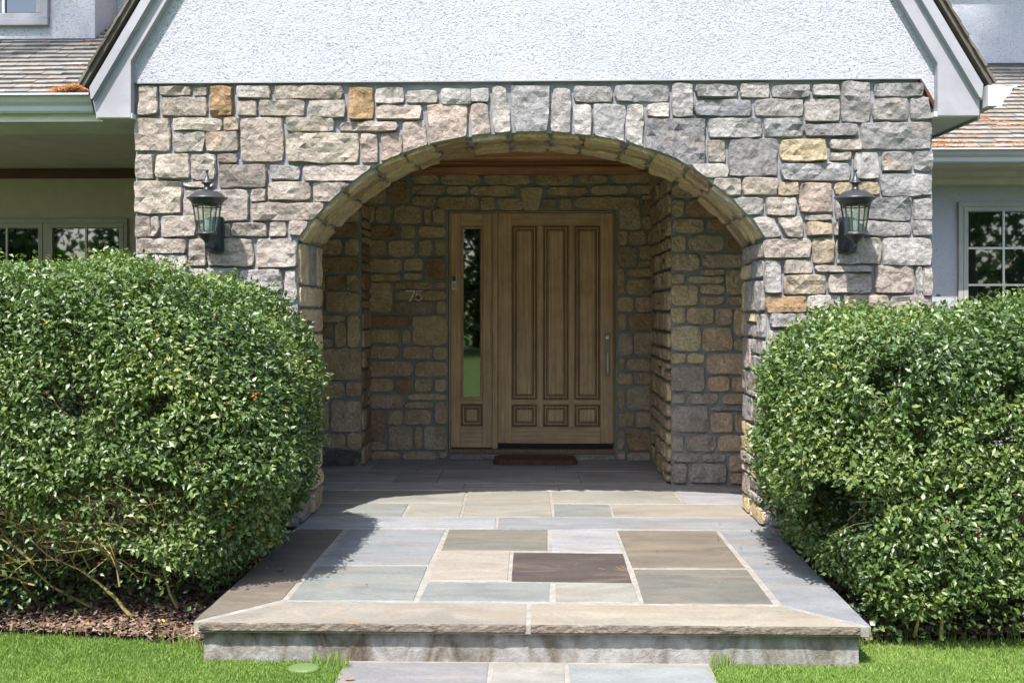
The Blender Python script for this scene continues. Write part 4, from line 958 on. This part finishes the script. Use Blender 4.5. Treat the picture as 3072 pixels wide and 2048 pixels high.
# ------------------------------------------------------------------ hedges
def sd_rbox(p, c, h, r_):
    q = np.abs(p-c)-(h-r_); return np.linalg.norm(np.maximum(q, 0), axis=1)+np.minimum(q.max(axis=1), 0)-r_
def vnoise(p, sc, seed):
    rs = np.random.RandomState(seed); out = np.zeros(len(p))
    for k in range(7):
        d = rs.normal(size=3); d /= np.linalg.norm(d); out += np.sin(p@d*sc*rs.uniform(.7, 1.6)+rs.uniform(0, 6.28))
    return out/3.2
def leaves(name, pts, nrm, mat, parent, Lr=(.026, .046), tintf=None, loc=(0, 0, 0), up=.55, rnd=.75, fold=.28, asp=.5):
    n = len(pts); g = np.random.normal(size=(n, 3))
    N = nrm*.55+np.array([0, -.10, 1.0])*up+g*rnd; N /= np.linalg.norm(N, axis=1)[:, None]
    D = np.random.normal(size=(n, 3))+nrm*.9+np.array([0, 0, .25]); D -= N*(D*N).sum(1)[:, None]; D /= np.linalg.norm(D, axis=1)[:, None]
    S = np.cross(N, D); L = np.random.uniform(*Lr, n)[:, None]; Wd = L*asp*np.random.uniform(.85, 1.15, (n, 1)); fo = np.random.uniform(.3, 1.5, (n, 1))*fold*Wd; cv = np.random.uniform(-.1, .35, (n, 1))*L
    b = pts
    P = [b, b+D*L*.50+N*.02*L, b+D*L-N*cv, b+D*L*.45+S*Wd*.5+N*fo, b+D*L*.45-S*Wd*.5+N*fo]
    V = np.stack(P, 1).reshape(-1, 3); t0 = np.array([[0, 1, 3], [3, 1, 2], [0, 4, 1], [4, 2, 1]])
    T = (np.arange(n)[:, None, None]*5+t0[None]).reshape(-1, 3)
    t = tintf if tintf is not None else np.random.beta(2, 2, n)
    return npmesh(name, V, T, mat, parent, tint=np.repeat(t, 5), loc=loc)
def hedge(boxes, holes, seed, n, label, bbox, light_front, taper):
    rs = np.random.RandomState(seed)
    c0 = ((bbox[0][0]+bbox[1][0])/2, (bbox[0][1]+bbox[1][1])/2, GZ)
    t = thing('holly_hedge', c0, label, 'hedge')
    lo, hi = np.array(bbox[0]), np.array(bbox[1])
    def sdf(p):
        q = p.copy(); q[:, 0] -= taper(q); q[:, 2] += (.22*np.clip(q[:, 0]+2.3, 0, 2)**2 if light_front < 0 else .05*np.clip(2.1-q[:, 0], 0, 2)**2)       # lean in towards the foot
        d = np.full(len(p), 9.)
        for c, h, r_ in boxes: d = np.minimum(d, sd_rbox(q, np.array(c), np.array(h), r_))
        return d+vnoise(p, 5.5, seed+1)*.042+vnoise(p, 16, seed+2)*.026
    P = []; tot = 0
    while tot < n:
        p = rs.uniform(lo, hi, (400000, 3)); d = sdf(p)
        vis = (p[:, 1] < -1.1)|(p[:, 2] > hi[2]-.55)|(np.abs(p[:, 0]-light_front) < .5)
        keep = (d < .07)&(d > -.62)&(rs.rand(len(p)) < np.where(d > 0, .55*np.exp(-d*38), np.exp(d*7.5)+.09))&(vis|(rs.rand(len(p)) < .38))
        gap = vnoise(p, 9, seed+5)+vnoise(p, 22, seed+6)*.6
        thr = np.where(p[:, 2] < .62, .62, .98)-np.clip((.4-p[:, 2])*.5, 0, .3)
        keep &= (gap < thr)|(d < -.16)&(p[:, 2] > .6)
        low = p[:, 2] < (np.clip(.10+.22*(p[:, 0]-1.7), .05, .24) if light_front > 0 else np.clip(.14+.20*(-1.6-p[:, 0]), .12, .28))+.12*vnoise(p*[1, 1, 0], 4, seed+9)-(.05 if light_front > 0 else 0)
        keep &= ~(low&(rs.rand(len(p)) < .88))
        for (hc, hr) in holes: keep &= ~((np.linalg.norm((p-np.array(hc))/np.array(hr), axis=1) < 1)&(d > -.24)&(rs.rand(len(p)) < .85))
        P.append(p[keep]); tot += keep.sum()
    p = np.concatenate(P)[:n]; e = .02; g = np.column_stack([sdf(p+np.eye(3)[i]*e)-sdf(p-np.eye(3)[i]*e) for i in range(3)]); g /= np.linalg.norm(g, axis=1)[:, None]+1e-6
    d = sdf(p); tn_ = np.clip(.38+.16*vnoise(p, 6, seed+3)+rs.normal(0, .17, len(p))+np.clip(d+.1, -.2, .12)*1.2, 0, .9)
    yl = rs.rand(len(p)) < .012; tn_[yl] = rs.uniform(.9, 1, yl.sum())
    cs = np.where((d > -.03)&(d < .01)&(p[:, 2] > .5)&(p[:, 1] < -.3))[0]; cs = cs[rs.randint(0, len(cs), 420)]
    ex, eg = [], []
    for c_ in cs:
        dr = g[c_]+np.array([0, 0, .9])+rs.normal(size=3)*.35; dr /= np.linalg.norm(dr)
        for q_ in np.linspace(.02, rs.uniform(.05, .10), 5): ex.append(p[c_]+dr*q_+rs.normal(0, .008, 3)); eg.append(dr)
    p = np.vstack([p, ex]); g = np.vstack([g, eg]); d = np.concatenate([d, np.full(len(ex), .05)]); tn_ = np.concatenate([tn_, rs.uniform(.45, .88, len(ex))])
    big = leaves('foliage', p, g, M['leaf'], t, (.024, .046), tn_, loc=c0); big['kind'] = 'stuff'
    # woody stems
    m = MB(); tints = []
    V = []; 
    for k in range(900):
        x = rs.uniform(lo[0]+.3, hi[0]-.35); y_ = rs.uniform(lo[1]+.25, hi[1]-.5); a = Vector((x, y_, GZ+.02 if k < 60 else rs.uniform(.05, 1.0)))
        dirn = Vector((rs.normal()*.55, -abs(rs.normal())*.75, .25+abs(rs.normal())*.7)).normalized()
        L = rs.uniform(.35, .75); pts = [a]
        for s_ in range(4): dirn = (dirn+Vector(rs.normal(size=3))*.22).normalized(); pts.append(pts[-1]+dirn*L/4)
        end = np.array([pts[-1][:]]); 
        while len(pts) > 2 and sdf(np.array([pts[-1][:]]))[0] > .0: pts.pop()
        if sdf(np.array([q[:] for q in pts])).max() > .01: continue
        r0 = .011 if k < 60 else rs.uniform(.0025, .0055); m.tube(pts, [r0*(1-.7*i/(len(pts)-1)) for i in range(len(pts))], 4, False)
    for (hc, hr) in holes[:2]:
        for k in range(110):
            a = Vector((hc[0]+rs.normal()*hr[0]*.9, hc[1]+rs.uniform(.12, .5), hc[2]-rs.uniform(.0, .35)))
            dirn = Vector((rs.normal()*.9, -abs(rs.normal())*.35, .15+abs(rs.normal())*.6)).normalized(); pts = [a]
            for s_ in range(4): dirn = (dirn+Vector(rs.normal(size=3))*.25).normalized(); pts.append(pts[-1]+dirn*rs.uniform(.06, .15))
            while len(pts) > 2 and sdf(np.array([pts[-1][:]]))[0] > .02: pts.pop()
            if sdf(np.array([q[:] for q in pts])).max() > .03: continue
            r0 = rs.uniform(.0025, .006); m.tube(pts, [r0*(1-.6*i/4) for i in range(len(pts))], 4, False)
    st = m.build('stems', M['twig'], t); st['kind'] = 'stuff'
    at = st.data.attributes.new('tint', 'FLOAT', 'POINT'); at.data.foreach_set('value', np.repeat(rs.rand(len(m.v)//4), 4)[:len(m.v)].astype(np.float32))
    # berries
    m = MB(); cand = p[(d > -.03)&(p[:, 1] < -.9)&(p[:, 2] < 1.2)]
    for k in range(9):
        c = cand[rs.randint(len(cand))]
        for j in range(rs.randint(1, 5)):
            q_ = c+rs.normal(0, .014, 3)+np.array([0, -.025, 0]); r_ = .0055
            m.lathe([(0, -r_), (r_*.8, -r_*.6), (r_, 0), (r_*.8, r_*.6), (0, r_)], q_, 7)
    b_ = m.build('berries', M['berry'], t, True); b_['kind'] = 'stuff'
    return t, sdf, p, g
tapL = lambda q: -np.clip(.65-q[:, 2], 0, 1)*.42
hl, sdfL, pL, gL = hedge([((-3.30, -1.03, .77), (1.94, .93, .94), .62), ((-4.2, -1.0, .90), (2.1, .90, .86), .35)], [((-2.15, -1.95, .48), (.42, .25, .20)), ((-2.9, -1.95, .38), (.4, .3, .07)), ((-2.3, -1.95, .20), (.3, .3, .08))], 11, 160000,
    'large rounded green holly hedge left of the terrace with bare stems low down', ((-4.6, -2.06, -.15), (-1.2, .03, 1.95)), -1.35, tapL)
tapR = lambda q: np.clip(.50-q[:, 2], 0, 1)*.42
hr, sdfR, pR, gR = hedge([((3.3, -1.10, .60), (1.90, .98, .88), .50), ((4.4, -1.05, .66), (1.6, .93, .88), .40)], [((2.55, -2.0, .50), (.18, .15, .09)), ((3.0, -2.0, .30), (.5, .3, .12))], 23, 170000,
    'wide green holly hedge right of the terrace with ivy at its foot', ((1.25, -2.2, -.15), (4.6, .03, 1.75)), 1.5, tapR)

# low dark juniper like greenery and ivy at the hedges' feet
def low_plants(name, label, cat, centres, mat='leaf', Lr=(.03, .05), per=90):
    for i, (x, y_, r_) in enumerate(centres):
        n = per; a = np.random.uniform(0, 6.28, n); rr_ = np.sqrt(np.random.rand(n))*r_
        P = np.column_stack([x+rr_*np.cos(a), y_+rr_*np.sin(a), GZ+.03+np.random.rand(n)*r_*1.1])
        N = np.column_stack([np.cos(a)*.5, np.sin(a)*.5-.4, np.ones(n)*.6])
        t = thing(name, (x, y_, GZ), label[i], cat); o = leaves('leaves', P, N, M[mat], t, Lr, np.random.uniform(.1, .75, n), loc=(x, y_, GZ), asp=.8); o['kind'] = 'stuff'
        m = MB()
        for k in range(9): q_ = P[np.random.randint(n)]; m.tube([(x, y_, GZ), ((x+q_[0])/2, (y_+q_[1])/2, q_[2]*.6+GZ*.4+.02), tuple(q_)], .002, 4)
        st = m.build('stems', M['bark'], t); st['kind'] = 'stuff'
low_plants('ivy_plant', ['small ivy sprig on the mulch at the far left edge', 'small ivy sprig on the mulch beneath the left hedge', 'lone ivy seedling on the mulch between sprig and terrace corner'], 'ivy',
    [(-2.92, -1.42, .10), (-2.58, -1.38, .09), (-2.12, -1.35, .08)], per=28)
low_plants('ivy_plant', ['ivy trailing over the mulch beside the right corner of the terrace', 'ivy climbing the foot of the right arch pier by the hedge'], 'ivy', [(1.78, -1.78, .16), (1.62, -.25, .16)], per=130)
low_plants('juniper_plant', ['low dark green juniper in the shade under the right hedge', 'second low juniper in the shade, nearer the right edge'], 'shrub', [(2.35, -1.62, .22), (2.75, -1.65, .22)], per=500, Lr=(.012, .022))

# ------------------------------------------------------------------ grass
def grass(name, poly_test, x0, x1, y0, y1, n, label):
    P = np.column_stack([np.random.uniform(x0, x1, n), np.random.uniform(y0, y1, n)]); P = P[poly_test(P)]; n = len(P)
    b = np.column_stack([P, np.full(n, GZ-.012)]); a = np.random.uniform(0, 6.28, n); h = np.random.uniform(.009, .021, n)*(1+.25*vnoise(b, 3, 3))
    lean = np.random.uniform(.1, .9, n)*h; a2 = np.random.uniform(0, 6.28, n)
    s_ = np.column_stack([np.cos(a), np.sin(a), np.zeros(n)])*np.random.uniform(.0012, .0024, n)[:, None]
    top = b+np.column_stack([np.cos(a2)*lean, np.sin(a2)*lean, h]); mid = b+np.column_stack([np.cos(a2)*lean*.3, np.sin(a2)*lean*.3, h*.6])
    V = np.stack([b-s_, b+s_, mid+s_*.8, mid-s_*.8, top], 1).reshape(-1, 3); T = (np.arange(n)[:, None, None]*5+np.array([[0, 1, 2], [0, 2, 3], [3, 2, 4]])[None]).reshape(-1, 3)
    t = np.clip(.5+.22*vnoise(b, 3.5, 8)+np.random.normal(0, .18, n), 0, 1)
    return tag(npmesh(name, V, T, M['grass'], None, tint=np.repeat(t, 5), loc=((x0+x1)/2, (y0+y1)/2, GZ)), label, 'grass', kind='stuff')
lL = np.array(sorted(lawnL)); lR = np.array(sorted(lawnR))
grass('grass', lambda P: (P[:, 1] < np.interp(P[:, 0], lL[:, 0], lL[:, 1])+.012*np.random.normal(size=len(P)))&(P[:, 0] < PX0+.006), -3.5, PX0+.01, -3.3, -1.65, 95000, 'short mown bright green grass left of the path')
grass('grass', lambda P: (P[:, 1] < np.interp(P[:, 0], lR[:, 0], lR[:, 1])+.012*np.random.normal(size=len(P)))&(P[:, 0] > PX1-.006), PX1-.01, 3.6, -3.3, -1.65, 95000, 'short mown bright green grass right of the path')
def tufts(L, label, n=420):
    m_ = []; 
    seg = np.array(L); k = np.random.randint(0, len(seg)-1, n); f = np.random.rand(n)[:, None]; P = seg[k]*(1-f)+seg[k+1]*f+np.random.normal(0, .012, (n, 2))
    b = np.column_stack([P, np.full(n, GZ-.01)]); a = np.random.uniform(0, 6.28, n); h = np.random.uniform(.03, .085, n); lean = np.random.uniform(.05, .5, n)*h; a2 = np.random.uniform(0, 6.28, n)
    s_ = np.column_stack([np.cos(a), np.sin(a)*.3, np.zeros(n)])*.0022
    top = b+np.column_stack([np.cos(a2)*lean, np.sin(a2)*lean, h]); mid = b+np.column_stack([np.cos(a2)*lean*.3, np.sin(a2)*lean*.3, h*.6])
    V = np.stack([b-s_, b+s_, mid+s_*.7, mid-s_*.7, top], 1).reshape(-1, 3); T = (np.arange(n)[:, None, None]*5+np.array([[0, 1, 2], [0, 2, 3], [3, 2, 4]])[None]).reshape(-1, 3)
    tag(npmesh('long_grass', V, T, M['grass'], None, tint=np.repeat(np.random.uniform(.3, 1, n), 5), loc=tuple(b.mean(0))), label, 'grass', kind='stuff')
tufts(lawnL[4:], 'longer untrimmed grass blades along the left part of the step'); tufts(lawnR[:6], 'longer untrimmed grass blades along the right part of the step')
tufts(lawnL[:5], 'few longer grass blades where the left lawn meets mulch', 60); tufts(lawnR[5:], 'few longer grass blades where the right lawn meets mulch', 120)
# pale round lid in the lawn
lx_, ly_ = at_z(912, 2000, GZ); 
M['lid'] = mat_plain('pale_green_lid', (.10, .15, .045), .6)
m = MB(); m.lathe([(0, -.02), (.075, -.02), (.078, .0), (.06, .004), (.03, .006), (0, .007)], (0, 0, 0), 28); m.v = [Vector((lx_+v.x, ly_+v.y*.8, GZ+v.z)) for v in m.v]
tag(m.build('round_lid', M['lid'], None, True), 'pale green round lid set low in the lawn left of the path', 'lid')

# ------------------------------------------------------------------ fallen leaves and pine needles
def fallen(x, y_, z, size, col, label, group=None, rot=None, up=0):
    n = 12; a0 = random.uniform(0, 6.28) if rot is None else rot; vs = [(0, 0, .004)]
    for k in range(n):
        t = 2*math.pi*k/n; r_ = size*(.55+.45*abs(math.cos(t)))*(1-.12*(k % 2)); px_, py_ = r_*math.cos(t), r_*math.sin(t)*.6
        vs.append((px_*math.cos(a0)-py_*math.sin(a0), px_*math.sin(a0)+py_*math.cos(a0), .003+.010*abs(math.cos(t))+random.uniform(0, .004)))
    if up: vs = [(v[0], v[2], v[1]) for v in vs]
    vs = [(v[0]+x, v[1]+y_, v[2]+z) for v in vs]
    mt = bpy.data.materials.get('dry_leaf') or mat_dry()
    return tag(mk('fallen_leaf', vs, [(0, k, k % n+1) for k in range(1, n+1)], mt, color=col), label, 'leaf', group)
def mat_dry():
    t = NT('dry_leaf'); oi = t.n('ShaderNodeObjectInfo'); return t.fin(oi.outputs['Color'], .6, None, .3)
for (px, py, z, s_, c, lb) in [(1033, 1709, 0, .016, (.12, .035, .02), 'curled dark red leaf on the left blue paving stone'), (1048, 2040, GZ, .026, (.34, .13, .04), 'curled orange brown leaf on the left edge of the path'),
        (1100, 1758, 0, .009, (.05, .04, .03), 'tiny dark leaf fragment on the green grey paving stone'), (1973, 1658, 0, .010, (.05, .05, .02), 'small dark leaf on the upper brown paving stone'),
        (2155, 1622, 0, .012, (.06, .06, .02), 'small dark leaf near the top corner of the brown paving stone'), (2222, 1648, 0, .013, (.04, .06, .02), 'small green leaf on the blue border stone'),
        (2161, 1575, 0, .012, (.03, .05, .02), 'small dark green leaf on the pale band stone'), (2255, 1596, 0, .014, (.05, .05, .03), 'curled dark leaf beside the ivy at the pier'), (843, 1713, 0, .03, (.06, .12, .03), 'green holly leaf lying in the shade on the left border stone'),
        (494, 1868, GZ+.05, .022, (.55, .36, .04), 'yellow leaf on the mulch left of the terrace corner'), (260, 1878, GZ+.05, .026, (.40, .14, .03), 'orange leaf on the mulch near the left lawn edge')]:
    x, y_ = at_z(px, py, z); fallen(x, y_, z+.002, s_, c, lb)
x, z = at_y(645, 1515, -1.50); fallen(x, -1.53, z, .045, (.42, .22, .06), 'large tan dead leaf caught low in the left hedge', up=1)
x, z = at_y(2470, 1975, -2.2); fallen(at_z(2485, 1965, GZ)[0], at_z(2485, 1965, GZ)[1], GZ+.05, .04, (.35, .14, .04), 'upright brown leaf in the grass before the right step', up=1)
def needles(name, pts, n, label, L=(.03, .06), thick=.0011, spread=None, nz=.004, parent=None):
    P = np.array(pts)[np.random.randint(0, len(pts), n)]+np.random.normal(size=(n, 3))*np.array(spread); a = np.random.uniform(0, 3.14, n); l = np.random.uniform(*L, n)[:, None]/2
    d = np.column_stack([np.cos(a), np.sin(a), np.random.normal(0, nz*20, n)]); s_ = np.column_stack([-np.sin(a), np.cos(a), np.zeros(n)])*thick; u = np.array([0, 0, thick*1.5])
    V = np.stack([P-d*l-s_, P-d*l+s_, P+d*l+s_, P+d*l-s_, P-d*l+u, P+d*l+u], 1).reshape(-1, 3)
    T = (np.arange(n)[:, None, None]*6+np.array([[0, 4, 5], [0, 5, 3], [1, 2, 5], [1, 5, 4]])[None]).reshape(-1, 3)
    o = npmesh(name, V, T, M['needle'], parent, tint=np.repeat(np.random.rand(n), 6), loc=tuple(P.mean(0))); return tag(o, label, 'pine needles' if not parent else None, kind='stuff')
pts = [(*at_z(x, y_), .004) for x, y_ in ((950, 1780), (1000, 1830), (1100, 1835), (1140, 1850), (900, 1850), (1240, 1755), (980, 1830), (2320, 1740), (2300, 1700), (1700, 1850), (1900, 1700))]
needles('pine_needles', pts, 55, 'few thin pine needles lying on the terrace stones', spread=(.22, .10, .0005), thick=.0005, nz=0)
ptg = [(*at_y(x, y_, YE-.06),) for x, y_ in ((170, 274), (190, 270), (205, 268), (220, 266), (235, 266), (250, 270), (212, 266), (240, 262))]
needles('pine_needle_pile', [(p[0], YE-.06, p[1]-.004) for p in ptg], 1500, 'heap of orange pine needles in the left gutter against the gable', spread=(.022, .03, .010), nz=.02)
nr = []
for k in range(46):
    f = random.random()**1.6; yy_ = YG-.03+runR*f; nr.append((random.uniform(2.8, 5.6), yy_, zr+tn*(yy_-YG+.02)+.024))
needles('pine_needles', nr, 2600, 'scattered orange pine needles on the right roof shingles', spread=(.09, .03, .006), nz=.012, thick=.0016)
needles('pine_needles', [(random.uniform(2.75, 5.5), YG-.05, zr+.004) for _ in range(60)], 1600, 'orange pine needles lying along the right gutter', spread=(.05, .02, .004))
nr = []
for k in range(26): f = random.random(); yy_ = YE-.02+runL*f; nr.append((random.uniform(-4.2, -2.7), yy_, zl+tn*(yy_-YE+.02)+.022))
needles('pine_needles', nr, 450, 'sparse orange pine needles on the left roof shingles', spread=(.08, .03, .004), nz=.012)

# ------------------------------------------------------------------ trees on the lawn behind the viewer (seen in the glass) and the pines that cast dappled shade
def tree(loc, H, cr, n, label, name='broadleaf_tree', lo=.3, leaf=.22, clumps=26, limbs=None, seed=0):
    rs = np.random.RandomState(seed); t = thing(name, loc, label, 'tree', 'trees standing on the lawn in front of the house'); x, y_, z = loc
    m = MB(); m.tube([(x, y_, z-.1), (x+.1, y_, z+H*.3), (x-.1, y_+.1, z+H*.6), (x, y_, z+H*.92)], [H*.022, H*.017, H*.011, H*.003], 9)
    C_ = []
    for k in range(clumps):
        f = lo+(1-lo)*rs.rand(); a = rs.uniform(0, 6.28); r_ = cr*rs.uniform(.3, 1)*math.sin(math.pi*min(1, (f-lo)/(1-lo)*.8+.2)); c = (x+r_*math.cos(a), y_+r_*math.sin(a), z+H*f)
        m.tube([(x, y_, z+H*f*.8), ((x+c[0])/2, (y_+c[1])/2, z+H*f*.93), c], [H*.006, H*.004, H*.001], 5); C_.append(c)
    if limbs:
        for c in limbs: m.tube([(x, y_, c[2]-1.2), ((x+c[0])/2, (y_+c[1])/2, c[2]-.4), c], [.10, .07, .02], 6)
    m.build('trunk', M['bark'], t, True)
    Cn = np.array(C_)[rs.randint(0, len(C_), n)]; P = Cn+rs.normal(size=(n, 3))*np.array([cr*.2, cr*.2, cr*.15])
    a = leaves('crown', P, rs.normal(size=(n, 3)), M['tree'], t, (leaf*.7, leaf*1.3), rs.beta(2, 2, n), loc=loc, asp=.7); a['kind'] = 'stuff'
    return t
spots = [(-13, -24, 11, 4.2), (-7.5, -29, 13, 4.6), (-2.5, -31, 12, 4.5), (3.5, -30, 13, 4.8), (9.5, -27, 12, 4.6), (15, -24, 11, 4.2), (-18, -18, 10, 3.8), (21, -17, 10, 3.8)]
nm = ['far left', 'second from the left', 'third from the left', 'centre', 'right of centre', 'second from the right', 'nearest on the left', 'nearest on the right']
for k, (x, y_, H, cr) in enumerate(spots): tree((x, y_, GZ), H, cr, 7000, 'broad green tree behind the viewpoint, %s of its row' % nm[k], seed=40+k, lo=.05, leaf=.34, clumps=34)
def shade_tree(loc, target, spread, n, label, seed):
    """pine whose bough throws the dappled shade; bough centre = target"""
    rs = np.random.RandomState(seed); t = thing('pine_tree', loc, label, 'tree'); x, y_, z = loc; H = target[2]+2
    m = MB(); m.tube([(x, y_, z-.1), (x+.15, y_, H*.5), (x, y_, H)], [.24, .18, .05], 9)
    ends = [np.array(target)+rs.normal(size=3)*np.array(spread) for _ in range(16)]
    for c in ends: m.tube([(x, y_, c[2]-1.0), ((x+c[0])/2, (y_+c[1])/2, c[2]-.3), tuple(c)], [.05, .03, .006], 5)
    m.build('trunk', M['bark'], t, True); V = []; T = []
    E = np.array(ends)[rs.randint(0, 16, n)]; P = E+rs.normal(size=(n, 3))*.16; d = rs.normal(size=(n, 3)); d /= np.linalg.norm(d, axis=1)[:, None]; l = rs.uniform(.10, .2, (n, 1)); s_ = np.cross(d, rs.normal(size=(n, 3))); s_ = s_/np.linalg.norm(s_, axis=1)[:, None]*.010
    V = np.stack([P-s_, P+s_, P+d*l], 1).reshape(-1, 3); T = np.arange(3*n).reshape(n, 3); o = npmesh('needles', V, T, M['tree'], t, tint=np.repeat(rs.rand(n), 3), loc=loc); o['kind'] = 'stuff'
def back(P, k): return (P[0]-SD.x/SD.y*k, P[1]-k, P[2]+1.8*k)
pw = at_y(3035, 120, YU); shade_tree((7.2, -4.5, GZ), back((pw[0]+.1, YU, pw[1]-.05), 7.0), (.22, .3, .55), 5200, 'tall pine on the right lawn out of frame with one long bough', 5)
pw = at_y(215, 60, YDm); shade_tree((-8.2, -7.5, GZ), back((pw[0], YDm, pw[1]), 7.0), (.16, .2, .35), 900, 'tall pine on the left lawn out of frame', 6)
